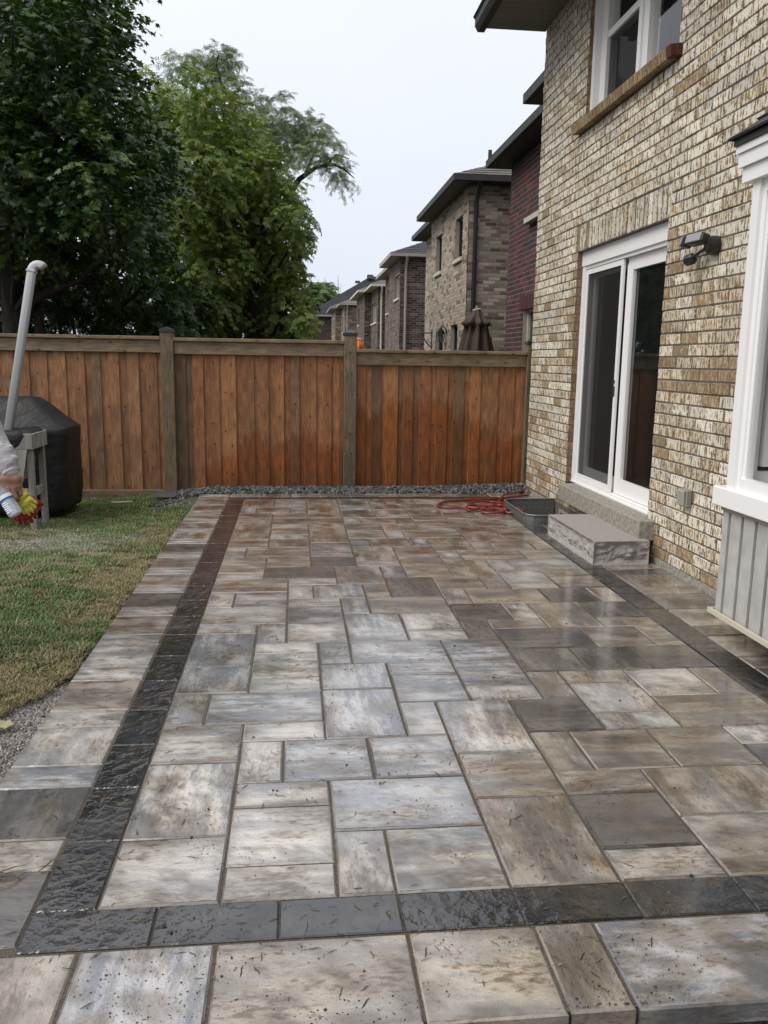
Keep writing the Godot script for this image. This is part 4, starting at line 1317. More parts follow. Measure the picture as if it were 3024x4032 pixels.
# ---------------------------------------------------------------- trees
const MAPLE := [[-3.2, 5.3, 10.8, 0.54], [-3.3, 6.1, 12.8, 0.64], [-2.5, 5.7, 11.6, 0.51], [-2.6, 6.3, 13.5, 0.38], [-3.5, 5.2, 12.3, 0.68], [-2.6, 5.0, 11.1, 0.55], [-2.7, 5.6, 13.1, 0.45], [-3.6, 4.5, 11.8, 0.72], [-3.6, 5.0, 13.8, 0.77], [-2.7, 5.0, 12.6, 0.49], [-2.3, 4.8, 11.4, 0.32], [-2.4, 4.9, 13.4, 0.41], [-3.4, 4.0, 12.1, 0.74], [-2.5, 3.9, 10.9, 0.55], [-2.5, 4.4, 12.9, 0.50], [-1.8, 4.4, 11.7, 0.34], [-2.0, 4.6, 13.6, 0.38], [-2.1, 4.0, 12.4, 0.48], [-2.4, 3.5, 11.2, 0.50], [-2.0, 4.0, 13.2, 0.31], [-3.6, 3.3, 12.0, 0.60], [-3.5, 3.5, 13.9, 0.66], [-2.6, 3.3, 12.7, 0.49], [-2.0, 3.3, 11.5, 0.35], [-3.6, 3.0, 13.5, 0.37], [-4.1, 5.6, 12.2, 0.75], [-3.8, 4.1, 11.0, 0.73], [-4.6, 3.5, 13.0, 0.79], [-2.9, 6.3, 11.8, 0.65], [-4.2, 7.1, 13.8, 0.76], [-2.6, 6.6, 12.5, 0.56], [-3.5, 3.7, 11.3, 0.57]]
const ELDER := [[-3.1, 6.9, 18.4, 0.45], [-2.7, 6.7, 19.0, 0.5], [-3.0, 6.1, 19.6, 0.55], [-1.8, 6.4, 17.0, 0.52], [-2.5, 6.6, 19.5, 0.65], [-1.4, 6.4, 17.9, 0.55], [-1.2, 6.5, 20.4, 0.68], [-2.3, 5.8, 18.9, 0.73], [-1.5, 5.3, 17.4, 0.77], [-0.8, 6.0, 19.8, 0.55], [-0.5, 5.4, 18.3, 0.46], [-1.0, 5.6, 20.8, 0.81], [-0.2, 5.2, 19.2, 0.43], [-1.9, 4.7, 17.7, 0.79], [-1.3, 4.8, 20.2, 0.90], [-0.4, 4.6, 18.7, 0.57], [0.0, 4.5, 17.1, 0.32], [-2.4, 4.2, 19.6, 0.76], [-1.6, 3.6, 18.1, 0.80], [-0.8, 3.9, 20.6, 0.80], [-0.2, 4.0, 19.0, 0.48], [0.0, 4.1, 17.5, 0.24], [-2.7, 3.2, 20.0, 0.78], [-1.8, 2.8, 18.4, 0.72], [-1.2, 3.1, 20.9, 0.81], [-0.4, 3.2, 19.4, 0.59], [0.0, 3.2, 17.9, 0.30], [-0.8, 2.4, 20.3, 0.56], [-0.2, 2.5, 18.8, 0.47], [0.2, 2.5, 17.3, 0.27], [-1.6, 2.3, 19.7, 0.55], [-2.1, 2.3, 18.2, 0.51], [-3.0, 5.3, 20.7, 0.69], [-2.9, 4.1, 19.2, 0.64]]
const ASH := [[-2.8, 8.8, 23.0, 0.38], [-2.5, 9.0, 24.2, 0.48], [-1.9, 9.3, 23.5, 0.39], [-1.8, 9.4, 24.7, 0.44], [-3.4, 8.6, 23.9, 0.35], [-1.6, 8.3, 23.2, 0.46], [-1.1, 8.3, 24.4, 0.46], [-0.4, 8.0, 23.7, 0.53], [0.1, 8.0, 24.9, 0.55], [0.6, 7.7, 24.1, 0.48], [0.9, 7.1, 23.4, 0.39], [1.2, 6.9, 24.6, 0.33], [1.3, 6.4, 23.8, 0.21], [0.3, 6.9, 23.1, 0.38], [-0.2, 7.5, 24.3, 0.54], [-0.9, 7.6, 23.5, 0.47], [-2.7, 9.6, 24.8, 0.30], [0.8, 6.8, 24.0, 0.24], [-0.7, 7.1, 23.2, 0.47]]
const SHRUB := [[-4.2, 2.5, 15.0, 0.42], [-4.0, 2.9, 16.2, 0.54], [-3.3, 3.0, 15.5, 0.52], [-2.9, 3.3, 16.7, 0.56], [-4.0, 2.2, 15.9, 0.35], [-3.3, 2.1, 15.2, 0.29], [-2.8, 2.6, 16.4, 0.50], [-2.2, 2.3, 15.7, 0.43], [-4.7, 2.1, 16.9, 0.28], [-4.9, 2.2, 16.1, 0.29], [-2.3, 3.0, 15.4, 0.43], [-2.1, 2.6, 16.6, 0.46], [-3.0, 2.2, 15.8, 0.35], [-5.0, 2.2, 15.1, 0.33], [-5.8, 2.7, 16.3, 0.63], [-3.5, 2.7, 15.5, 0.29]]
const FARTREE := [[2.8, 8.5, 95.0, 1.37], [4.0, 8.3, 98.1, 1.09], [1.7, 8.0, 96.2, 1.28], [3.4, 9.6, 99.3, 0.88], [1.0, 6.1, 97.4, 1.41], [-0.1, 4.8, 95.5, 1.38], [2.3, 7.1, 98.5, 1.20]]

func leaf_maple() -> ArrayMesh:
	var mb := MB.new()
	var pts := [Vector2(0, -0.35), Vector2(0.22, -0.30), Vector2(0.18, -0.16), Vector2(0.50, -0.10), Vector2(0.30, 0.06), Vector2(0.42, 0.30), Vector2(0.16, 0.22), Vector2(0, 0.62), Vector2(-0.16, 0.22), Vector2(-0.42, 0.30), Vector2(-0.30, 0.06), Vector2(-0.50, -0.10), Vector2(-0.18, -0.16), Vector2(-0.22, -0.30)]
	for i in pts.size():
		var a: Vector2 = pts[i]
		var b: Vector2 = pts[(i + 1) % pts.size()]
		mb.tri(Vector3(0, 0.0, 0), Vector3(a.x, -absf(a.x) * 0.28 - a.y * a.y * 0.2, a.y), Vector3(b.x, -absf(b.x) * 0.28 - b.y * b.y * 0.2, b.y), Vector3.UP)
	return mb.mesh()

func leaf_spray(leaflets: Array, w: float) -> ArrayMesh:      # a compound leaf: each leaflet [x, z, angle, length]
	var mb := MB.new()
	for l in leaflets:
		var dir := Vector3(sin(l[2]), 0, cos(l[2]))
		var side := Vector3(dir.z, 0, -dir.x)
		var o := Vector3(l[0], 0, l[1])
		var m: Vector3 = o + dir * l[3] * 0.45 + Vector3.UP * 0.03
		var tip: Vector3 = o + dir * l[3] + Vector3.DOWN * 0.12
		var k := Color.WHITE * rr(0.85, 1.1)
		mb.tri(o, m + side * w - Vector3.UP * 0.05, tip, Vector3.UP, k)
		mb.tri(o, tip, m - side * w - Vector3.UP * 0.05, Vector3.UP, k)
	return mb.mesh()

func crown(t: Node3D, clumps: Array, per: float, leaf: Mesh, m: Material, size: float, cols: Array, droop: float, spray: float, skip := 0.0) -> void:
	var xs: Array = []
	var cs: Array = []
	for c in clumps:
		var centre := P(c[0], c[1], c[2])
		var sprays := int(per * c[3] * c[3])
		var ctone := rr(0.85, 1.15)
		for s in sprays:
			var rnd := Vector3(rng.randfn(), rng.randfn(), rng.randfn()).normalized()
			var o: Vector3 = centre + rnd * c[3] * (0.25 + 0.75 * pow(rng.randf(), 0.55)) * Vector3(1, 0.85, 1.15)
			var dir := (rnd * 0.8 + Vector3(rng.randfn(), rng.randfn() * 0.5, rng.randfn()) * 0.5).normalized()
			var len := spray * rr(0.6, 1.2)
			var n := 9
			var tone: Color = cols[rng.randi() % cols.size()] * ctone * rr(0.8, 1.2)
			for k in n:
				var f := float(k) / n
				var p := o + dir * len * f + Vector3.DOWN * droop * len * f * f
				var heading := (dir + Vector3.DOWN * droop * f * 2.0).normalized()
				var side := heading.cross(Vector3.UP).normalized() * (1.0 if k % 2 else -1.0)
				var zz := (heading * 0.6 + side * 0.9 + Vector3.DOWN * (0.25 + droop * 0.4) + Vector3(rng.randfn(), rng.randfn(), rng.randfn()) * 0.3).normalized()
				var up := (Vector3.UP + rnd * 0.35 + Vector3(rng.randfn(), rng.randfn(), rng.randfn()) * 0.45).normalized()
				var xx := up.cross(zz).normalized()
				var sc := size * rr(0.7, 1.2)
				xs.append(Transform3D(Basis(xx, zz.cross(xx), zz).scaled(Vector3.ONE * sc) if false else Basis(xx * sc, zz.cross(xx) * sc, zz * sc), p + zz * sc * 0.4 - t.position))
				cs.append(tone * rr(0.85, 1.15))
	many("crown", leaf, m, xs, cs, t)

func limbs(t: Node3D, trunk: Array, radius: Array, clumps: Array, reach: float) -> void:
	var mb := MB.new()
	mb.tube(trunk, radius, 12)
	for v in mb.v.size(): mb.v[v] += Vector3(sin(mb.v[v].y * 7.0), 0, cos(mb.v[v].y * 9.0)) * 0.008
	part("trunk", mb, M.bark, t)
	var br := MB.new()
	for c in clumps:
		var e := P(c[0], c[1], c[2])
		var best: Vector3 = trunk[1]
		for i in range(1, trunk.size()):
			if trunk[i].y < e.y - 0.3 and trunk[i].distance_to(e) < best.distance_to(e) + 0.8: best = trunk[i]
		if best.distance_to(e) > reach: continue
		var mid := best.lerp(e, 0.5) + Vector3(rr(-0.15, 0.15), -0.12, rr(-0.15, 0.15))
		br.tube([best, best.lerp(mid, 0.5) + Vector3(0, 0.06, 0), mid, mid.lerp(e, 0.6) + Vector3(rr(-0.1, 0.1), 0.08, 0), e], [0.055, 0.046, 0.035, 0.022, 0.008], 6)
	if br.v.size() > 0: part("branches", br, M.bark, t)

func build_trees() -> void:
	var ml := leaf_maple()
	var el := leaf_spray([[0, 0, 0, 1.0], [0.02, 0.0, 1.0, 0.75], [-0.02, 0.0, -1.0, 0.75], [0, -0.3, 1.2, 0.6], [0, -0.3, -1.2, 0.6]], 0.19)
	var ash := leaf_spray([[0, 0.5, 0, 0.5], [0, 0.3, 0.9, 0.45], [0, 0.3, -0.9, 0.45], [0, 0.05, 1.0, 0.45], [0, 0.05, -1.0, 0.45], [0, -0.2, 1.1, 0.4], [0, -0.2, -1.1, 0.4]], 0.085)
	var a := thing("maple_tree", "big dark green maple tree with a thick shaded trunk at upper left", "tree", P(-4.08, -0.24, 13.0))
	var back: Array = []
	for c in MAPLE: back.append([c[0] * 1.12 - 0.25, c[1] + rr(-0.3, 0.1), c[2] + 1.8, c[3] * 1.15])
	limbs(a, [P(-4.10, -0.3, 13.0), P(-4.08, 0.8, 13.0), P(-4.08, 2.2, 13.0), P(-4.02, 3.2, 12.9), P(-3.9, 4.3, 12.8), P(-3.7, 5.6, 12.6), P(-3.5, 7.0, 12.6)], [0.23, 0.19, 0.17, 0.16, 0.13, 0.09, 0.03], MAPLE, 3.2)
	var s2 := MB.new()
	s2.tube([P(-3.86, -0.3, 13.2), P(-3.80, 1.2, 13.1), P(-3.72, 2.6, 13.0), P(-3.5, 3.9, 12.9)], [0.085, 0.075, 0.065, 0.03], 8)
	part("trunk", s2, M.bark, a)
	crown(a, MAPLE, 270.0, ml, M.leaf_maple, 0.098, [Color(0.032, 0.065, 0.016), Color(0.038, 0.078, 0.018), Color(0.05, 0.095, 0.02), Color(0.024, 0.05, 0.015), Color(0.075, 0.12, 0.024)], 0.25, 0.42)
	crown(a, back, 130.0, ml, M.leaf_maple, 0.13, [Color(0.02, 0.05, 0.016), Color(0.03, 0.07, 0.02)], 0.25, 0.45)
	var b := thing("box_elder_tree", "yellow green bushy tree standing between the dark maple and open sky", "tree", P(-0.95, -0.24, 19.5))
	back = []
	for c in ELDER: back.append([c[0] * 1.03, c[1] - 0.1, c[2] + 1.6, c[3] * 1.0])
	limbs(b, [P(-0.75, -0.3, 19.5), P(-0.8, 1.5, 19.5), P(-1.0, 3.0, 19.4), P(-0.9, 4.2, 19.3), P(-1.1, 5.4, 19.2), P(-1.2, 6.4, 19.2)], [0.2, 0.17, 0.14, 0.11, 0.07, 0.03], ELDER, 3.0)
	var s3 := MB.new()
	s3.tube([P(-0.6, -0.3, 19.4), P(-0.5, 1.6, 19.2), P(-0.15, 3.0, 19.0), P(0.05, 4.2, 18.9)], [0.13, 0.11, 0.08, 0.03], 8)
	part("trunk", s3, M.bark, b)
	crown(b, ELDER, 270.0, el, M.leaf_elder, 0.094, [Color(0.19, 0.265, 0.07), Color(0.22, 0.285, 0.075), Color(0.165, 0.24, 0.065), Color(0.135, 0.205, 0.055), Color(0.26, 0.295, 0.08)], 0.5, 0.36)
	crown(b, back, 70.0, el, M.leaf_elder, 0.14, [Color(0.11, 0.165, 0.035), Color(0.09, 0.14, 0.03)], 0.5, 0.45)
	var c2 := thing("locust_tree", "tall feathery grey green tree with a drooping bare limbed branch against the sky", "tree", P(-0.6, -0.24, 24.2))
	limbs(c2, [P(-0.6, -0.3, 24.2), P(-0.7, 2.5, 24.2), P(-0.8, 5.0, 24.2), P(-1.2, 7.0, 24.2), P(-1.7, 8.4, 24.2), P(-2.0, 9.0, 24.0)], [0.24, 0.2, 0.17, 0.12, 0.06, 0.02], ASH.slice(0, 8), 3.0)
	var lb := MB.new()
	lb.tube([P(-0.8, 5.0, 24.2), P(-0.2, 5.9, 24.1), P(0.15, 6.45, 24.1), P(0.6, 6.75, 24.0), P(1.05, 6.85, 24.0), P(1.35, 6.75, 24.0), P(1.65, 6.5, 24.0)], [0.12, 0.09, 0.075, 0.055, 0.04, 0.028, 0.012], 8)
	lb.tube([P(0.3, 6.55, 24.1), P(0.5, 7.0, 24.1), P(0.7, 7.5, 24.1)], [0.055, 0.04, 0.015], 6)
	lb.tube([P(0.9, 6.82, 24.0), P(1.15, 7.1, 24.0), P(1.5, 7.0, 24.0)], [0.035, 0.025, 0.01], 6)
	part("limb", lb, M.bark, c2)
	crown(c2, ASH, 300.0, ash, M.leaf_ash, 0.125, [Color(0.17, 0.22, 0.11), Color(0.20, 0.25, 0.13), Color(0.13, 0.18, 0.08), Color(0.24, 0.27, 0.16)], 0.55, 0.36)
	# undergrowth: each bush on its own stem
	var labels := ["dark leafy bush over the fence beside the grey pole", "dense dark green bush behind the fence's left panel", "tall dim shrub beneath the maple's lowest boughs", "broad dark shrub filling the gap under the yellow green tree"]
	for g in 4:
		var mine: Array = []
		for i in SHRUB.size():
			if i % 4 == g: mine.append(SHRUB[i])
		var cx := 0.0
		for q in mine: cx += q[0] / mine.size()
		var deep: Array = []
		for q in mine: deep.append([q[0] * 1.1 - 0.1, q[1] - 0.15, q[2] + 2.2, q[3] * 1.35])
		var s := thing("shrub", labels[g], "shrub", P(cx, -0.24, 16.0), "dark shrubs behind the fence")
		limbs(s, [P(cx, -0.3, 16.0), P(cx + 0.05, 0.8, 16.0), P(cx - 0.05, 1.5, 16.0), P(cx, 2.3, 16.0)], [0.06, 0.05, 0.035, 0.01], mine, 2.4)
		crown(s, mine, 130.0, el, M.leaf_elder, 0.12, [Color(0.03, 0.065, 0.022), Color(0.04, 0.08, 0.025), Color(0.024, 0.05, 0.02), Color(0.06, 0.105, 0.028)], 0.4, 0.42)
		crown(s, deep, 80.0, el, M.leaf_elder, 0.14, [Color(0.03, 0.06, 0.02), Color(0.04, 0.075, 0.024)], 0.4, 0.42)
	# bushes that close the view further left and behind
	var s5 := thing("hedge_bush", "large dark bush behind the fence at the far left edge", "bush", P(-6.2, -0.24, 15.5))
	limbs(s5, [P(-6.2, -0.3, 15.5), P(-6.2, 1.0, 15.5), P(-6.1, 2.2, 15.5)], [0.09, 0.07, 0.02], [], 2.0)
	crown(s5, [[-5.6, 1.6, 15.2, 0.9], [-6.6, 1.9, 15.6, 1.0], [-6.0, 2.9, 15.8, 0.9], [-5.2, 2.6, 16.2, 0.7]], 90.0, el, M.leaf_elder, 0.15, [Color(0.022, 0.05, 0.018), Color(0.03, 0.065, 0.02)], 0.4, 0.42)
	var far := thing("distant_tree", "small pale green tree far off beyond the last house's roof", "tree", P(2.6, -0.24, 97.0))
	limbs(far, [P(2.6, -0.3, 97.0), P(2.5, 3.0, 97.0), P(2.6, 6.0, 97.0), P(2.8, 8.5, 97.0)], [0.4, 0.35, 0.25, 0.08], FARTREE, 5.0)
	crown(far, FARTREE, 60.0, el, M.leaf_elder, 0.42, [Color(0.13, 0.20, 0.07), Color(0.17, 0.24, 0.09), Color(0.10, 0.16, 0.06)], 0.4, 1.0)
	for k in 5:
		var bx := 0.3 + k * 1.25
		var dead := MB.new()
		dead.tube([P(bx, 6.5, 104), P(bx + rr(-0.3, 0.3), 9.3, 104), P(bx + rr(-0.6, 0.6), 11.5 + rr(-0.8, 0.4), 104)], [0.07, 0.05, 0.02], 5)
		dead.tube([P(bx, 7.6, 104), P(bx + rr(-0.9, 0.9), 10.6, 104)], [0.04, 0.015], 5)
		part("bare_twig", dead, M.bark, far)

# ---------------------------------------------------------------- smooth bodies
func loft(rings: Array, closed_top := true, closed_bottom := true, cols: Array = []) -> ArrayMesh:        # rings of equally many points, joined into one smooth skin
	var st := SurfaceTool.new()
	st.begin(Mesh.PRIMITIVE_TRIANGLES)
	st.set_smooth_group(0)
	var n: int = rings[0].size()
	for r in rings.size():
		for k in n:
			var p: Vector3 = rings[r][k]
			st.set_uv(Vector2(p.x + p.z, p.y))
			st.set_color(cols[r] if cols.size() > r else Color.WHITE)
			st.add_vertex(p)
	for r in rings.size() - 1:
		for k in n:
			var a := r * n + k
			var b := r * n + (k + 1) % n
			for i in [a, a + n, b, b, a + n, b + n]: st.add_index(i)
	var base := rings.size() * n
	for e in [[0, closed_bottom], [rings.size() - 1, closed_top]]:
		if not e[1]: continue
		var mid := Vector3.ZERO
		for k in n: mid += rings[e[0]][k] / float(n)
		st.set_uv(Vector2(mid.x + mid.z, mid.y))
		st.set_color(cols[e[0]] if cols.size() > e[0] else Color.WHITE)
		st.add_vertex(mid)
		for k in n:
			var a: int = e[0] * n + k
			var b: int = e[0] * n + (k + 1) % n
			for i in ([a, b, base] if e[0] == 0 else [b, a, base]): st.add_index(i)
		base += 1
	st.generate_normals()
	return st.commit()

func body(bones: Array, cell: float, blend: float, colour = null) -> ArrayMesh:      # bones [a, b, radius a, radius b]; one skin round all of them
	var lo: Vector3 = bones[0][0]
	var hi: Vector3 = bones[0][0]
	for b in bones:
		var r := maxf(b[2], b[3]) + blend + cell * 2.0
		for p in [b[0], b[1]]:
			lo = lo.min(p - Vector3.ONE * r)
			hi = hi.max(p + Vector3.ONE * r)
	var nx := int((hi.x - lo.x) / cell) + 2
	var ny := int((hi.y - lo.y) / cell) + 2
	var nz := int((hi.z - lo.z) / cell) + 2
	var f := PackedFloat32Array()
	f.resize(nx * ny * nz)
	f.fill(1.0)
	for b in bones:
		var a: Vector3 = b[0]
		var ab: Vector3 = b[1] - b[0]
		var l2 := maxf(ab.length_squared(), 1e-9)
		var r := maxf(b[2], b[3]) + blend + cell * 2.0
		var c0: Vector3 = ((b[0] as Vector3).min(b[1]) - Vector3.ONE * r - lo) / cell
		var c1: Vector3 = ((b[0] as Vector3).max(b[1]) + Vector3.ONE * r - lo) / cell
		for z in range(maxi(0, int(c0.z)), mini(nz, int(c1.z) + 1)):
			for y in range(maxi(0, int(c0.y)), mini(ny, int(c1.y) + 1)):
				for x in range(maxi(0, int(c0.x)), mini(nx, int(c1.x) + 1)):
					var p := lo + Vector3(x, y, z) * cell
					var t := clampf((p - a).dot(ab) / l2, 0.0, 1.0)
					var d: float = (p - a - ab * t).length() - lerpf(b[2], b[3], t)
					var i := (z * ny + y) * nx + x
					var o := f[i]
					var h := maxf(blend - absf(o - d), 0.0) / blend
					f[i] = minf(o, d) - h * h * blend * 0.25
	var ids := PackedInt32Array()
	ids.resize(nx * ny * nz)
	ids.fill(-1)
	var st := SurfaceTool.new()
	st.begin(Mesh.PRIMITIVE_TRIANGLES)
	st.set_smooth_group(0)
	var count := 0
	var sx := 1
	var sy := nx
	var sz := nx * ny
	for z in nz - 1:
		for y in ny - 1:
			for x in nx - 1:
				var i := (z * ny + y) * nx + x
				var s := 0
				var acc := Vector3.ZERO
				var cnt := 0
				var v: Array = [f[i], f[i + 1], f[i + sy], f[i + sy + 1], f[i + sz], f[i + sz + 1], f[i + sz + sy], f[i + sz + sy + 1]]
				for k in 8:
					if v[k] < 0.0: s += 1
				if s == 0 or s == 8: continue
				for e in [[0, 1], [2, 3], [4, 5], [6, 7], [0, 2], [1, 3], [4, 6], [5, 7], [0, 4], [1, 5], [2, 6], [3, 7]]:
					var q0: float = v[e[0]]
					var q1: float = v[e[1]]
					if (q0 < 0.0) != (q1 < 0.0):
						var t := q0 / (q0 - q1)
						var k0: int = e[0]
						var k1: int = e[1]
						acc += Vector3(k0 & 1, (k0 >> 1) & 1, k0 >> 2).lerp(Vector3(k1 & 1, (k1 >> 1) & 1, k1 >> 2), t)
						cnt += 1
				var p := lo + (Vector3(x, y, z) + acc / cnt) * cell
				ids[i] = count
				count += 1
				st.set_uv(Vector2(p.x + p.z, p.y))
				st.set_color(colour.call(p) if colour != null else Color.WHITE)
				st.add_vertex(p)
	for z in range(1, nz - 1):
		for y in range(1, ny - 1):
			for x in range(1, nx - 1):
				var i := (z * ny + y) * nx + x
				var inside := f[i] < 0.0
				for ax in [[sx, sy, sz], [sy, sz, sx], [sz, sx, sy]]:
					if inside != (f[i + ax[0]] < 0.0):
						var q := [ids[i], ids[i - ax[1]], ids[i - ax[1] - ax[2]], ids[i - ax[2]]]
						if q.has(-1): continue
						if inside: q.reverse()
						for k in [0, 1, 2, 0, 2, 3]: st.add_index(q[k])
	st.generate_normals()
	return st.commit()

# ---------------------------------------------------------------- things on the patio and lawn
func build_objects() -> void:
	# natural stone step
	var s := thing("stone_step", "mauve grey natural stone step with rock faced sides before the patio door", "step", P(2.65, 0, 7.0))
	var rough := FastNoiseLite.new()
	rough.noise_type = FastNoiseLite.TYPE_CELLULAR
	rough.cellular_return_type = FastNoiseLite.RETURN_DISTANCE2_SUB
	rough.frequency = 6.0
	rough.seed = 3
	var mb := MB.new()
	var top := 0.197
	mb.quad(P(2.415, top, 6.395), P(2.885, top, 6.395), P(2.885, top, 7.61), P(2.405, top, 7.61), Vector3.UP, Vector2(0, 0), Vector2(0.47, 0), Vector2(0.47, 1.2), Vector2(0, 1.2), Color.WHITE)
	for face in [[P(2.415, 0, 6.395), P(2.405, 0, 7.61), Vector3.LEFT, 54], [P(2.415, 0, 6.395), P(2.885, 0, 6.395), Vector3.BACK, 26], [P(2.405, 0, 7.61), P(2.885, 0, 7.61), Vector3.FORWARD, 20]]:
		var n: int = face[3]
		var rows := 11
		var g: Array = []
		for j in rows + 1:
			for i in n + 1:
				var u := float(i) / n
				var v := float(j) / rows
				var p: Vector3 = face[0].lerp(face[1], u) + Vector3.UP * top * v
				var k := rough.get_noise_3d(p.x * 1.0, p.y * 1.7, p.z * 1.0)
				var bulge := (0.022 * sin(PI * v) + (k + 0.42) * 0.10 * minf(1.0, sin(PI * v) * 1.6)) * smoothstep(0.0, 0.05, u) * smoothstep(1.0, 0.95, u)
				g.append(p + face[2] * bulge)
		for j in rows:
			for i in n:
				var q := j * (n + 1) + i
				mb.tri(g[q], g[q + 1], g[q + n + 2], face[2])
				mb.tri(g[q], g[q + n + 2], g[q + n + 1], face[2])
	part("slab", mb, M.stone, s)
	for k in 14:                                        # worn flecks along the near edge of the tread
		var fl := MB.new()
		var c := P(rr(2.6, 2.86), top + 0.0015, rr(6.41, 6.46))
		fl.tri(c, c + Vector3(rr(0.008, 0.02), 0, rr(-0.004, 0.004)), c + Vector3(rr(0.0, 0.01), 0, rr(0.004, 0.009)), Vector3.UP, Color(0.12, 0.105, 0.10))
		part("chip_mark", fl, M.painted, s)
	# window well
	var w := thing("window_well", "galvanized steel window well rim set in paving at the house corner", "window well", P(2.65, 0, 8.6))
	var rim: Array = []
	for k in 25:
		var a := PI / 2.0 * 0.0
		var t := k / 24.0
		var x: float
		var d: float
		if t < 0.3:
			x = lerpf(2.955, 2.47, t / 0.3)
			d = 8.115
		elif t < 0.42:
			a = (t - 0.3) / 0.12 * PI / 2.0
			x = 2.47 - 0.13 * sin(a)
			d = 8.245 - 0.13 * cos(a)
		elif t < 0.58:
			x = 2.34
			d = lerpf(8.245, 9.02, (t - 0.42) / 0.16)
		elif t < 0.7:
			a = (t - 0.58) / 0.12 * PI / 2.0
			x = 2.47 - 0.13 * cos(a)
			d = 9.02 + 0.13 * sin(a)
		else:
			x = lerpf(2.47, 2.955, (t - 0.7) / 0.3)
			d = 9.15
		rim.append(P(x, 0, d))
	var wl := MB.new()
	for k in rim.size() - 1:
		var mid: Vector3 = (rim[k] + rim[k + 1]) / 2.0
		var out := mid - P(2.66, 0, 8.63)
		var a2: Vector3 = rim[k]
		var b2: Vector3 = rim[k + 1]
		var ia := a2.lerp(P(2.66, a2.y, -a2.z), 0.0) - Vector3(out.x, 0, out.z).normalized() * 0.004
		var ib := b2 - Vector3(out.x, 0, out.z).normalized() * 0.004
		wl.face(a2 + Vector3.DOWN * 0.23, b2 + Vector3.DOWN * 0.23, b2 + Vector3.UP * 0.085, a2 + Vector3.UP * 0.085, out)
		wl.face(ia + Vector3.DOWN * 0.23, ib + Vector3.DOWN * 0.23, ib + Vector3.UP * 0.085, ia + Vector3.UP * 0.085, -out)
	part("liner", wl, M.galvanized, w)
	var lip := MB.new()
	var lp: Array = []
	var lr: Array = []
	for q in rim:
		lp.append(q + Vector3.UP * 0.088)
		lr.append(0.011)
	lip.tube(lp, lr, 7)
	part("rim", lip, M.galvanized, w)
	var bw := MB.new()
	bw.box(P(2.94, -0.22, 8.95), P(2.951, 0.01, 8.90))
	bw.box(P(2.94, -0.22, 8.36), P(2.951, 0.01, 8.31))
	bw.box(P(2.94, -0.02, 8.90), P(2.951, 0.01, 8.36))
	bw.box(P(2.94, -0.22, 8.64), P(2.951, -0.02, 8.61))
	part("basement_window_frame", bw, M.taupe_metal, w)
	var bg := MB.new()
	bg.face(P(2.946, -0.22, 8.90), P(2.946, -0.22, 8.36), P(2.946, -0.02, 8.36), P(2.946, -0.02, 8.90), Vector3.LEFT)
	part("basement_pane", bg, M.dark_glass, w)
	# hose
	var hp := [[2.86, 9.90], [2.56, 9.68], [2.26, 9.56], [2.00, 9.51], [1.77, 9.41], [1.66, 9.30], [1.60, 9.16], [1.62, 9.03], [1.71, 8.98], [1.84, 8.98], [1.98, 8.90], [2.13, 8.85], [2.29, 8.88], [2.42, 8.90], [2.48, 8.82], [2.47, 8.72], [2.40, 8.62], [2.29, 8.66], [2.21, 8.79], [2.14, 9.04], [2.06, 9.16], [1.96, 9.10], [1.88, 8.92], [1.88, 8.79], [1.99, 8.85], [2.13, 9.00], [2.27, 9.12], [2.33, 9.05], [2.34, 8.93], [2.30, 8.76], [2.19, 8.61], [2.07, 8.61], [2.00, 8.66], [2.01, 8.78], [2.10, 8.87], [2.23, 8.89], [2.30, 8.79], [2.34, 8.86], [2.37, 9.02], [2.37, 9.21], [2.27, 9.38], [2.13, 9.36], [2.01, 9.24], [1.91, 9.04], [1.90, 8.94], [2.03, 8.98], [2.20, 9.09], [2.33, 9.15], [2.36, 9.37], [2.44, 9.60], [2.55, 9.83], [2.70, 9.97], [2.90, 10.21], [2.94, 10.26]]
	var curve := Curve3D.new()
	for i in hp.size():
		var pt := P(hp[i][0], 0.017 + 0.016 * absf(sin(i * 1.1)) * (1.0 if i > 8 else 0.3), hp[i][1])
		var a: Array = hp[maxi(i - 1, 0)]
		var b: Array = hp[mini(i + 1, hp.size() - 1)]
		var tan := P(b[0] - a[0], 0, b[1] - a[1]) * 0.17
		curve.add_point(pt, -tan, tan)
	var pts: Array = []
	var rad: Array = []
	var l := 0.0
	while l < curve.get_baked_length():
		pts.append(curve.sample_baked(l))
		rad.append(0.0135)
		l += 0.035
	var hm := MB.new()
	hm.tube(pts, rad, 9)
	tag(part("garden_hose", hm, M.hose_rubber), "dark red rubber garden hose lying in loose loops on the pavers", "hose")
	# floodlight
	var fl := thing("flood_light", "black twin head security light on the brick beside the patio door", "light", P(2.945, 2.45, 5.83), "", "")
	var fb := MB.new()
	fb.tube([P(2.958, 2.45, 5.83), P(2.93, 2.45, 5.83), P(2.90, 2.45, 5.83), P(2.885, 2.45, 5.83)], [0.068, 0.068, 0.06, 0.04], 20)
	fb.tube([P(2.89, 2.47, 5.84), P(2.865, 2.50, 5.88)], [0.016, 0.016], 8)
	fb.tube([P(2.89, 2.43, 5.86), P(2.87, 2.40, 5.93), P(2.87, 2.39, 5.99)], [0.013, 0.012, 0.012], 8)
	part("mount", fb, M.black_plastic, fl)
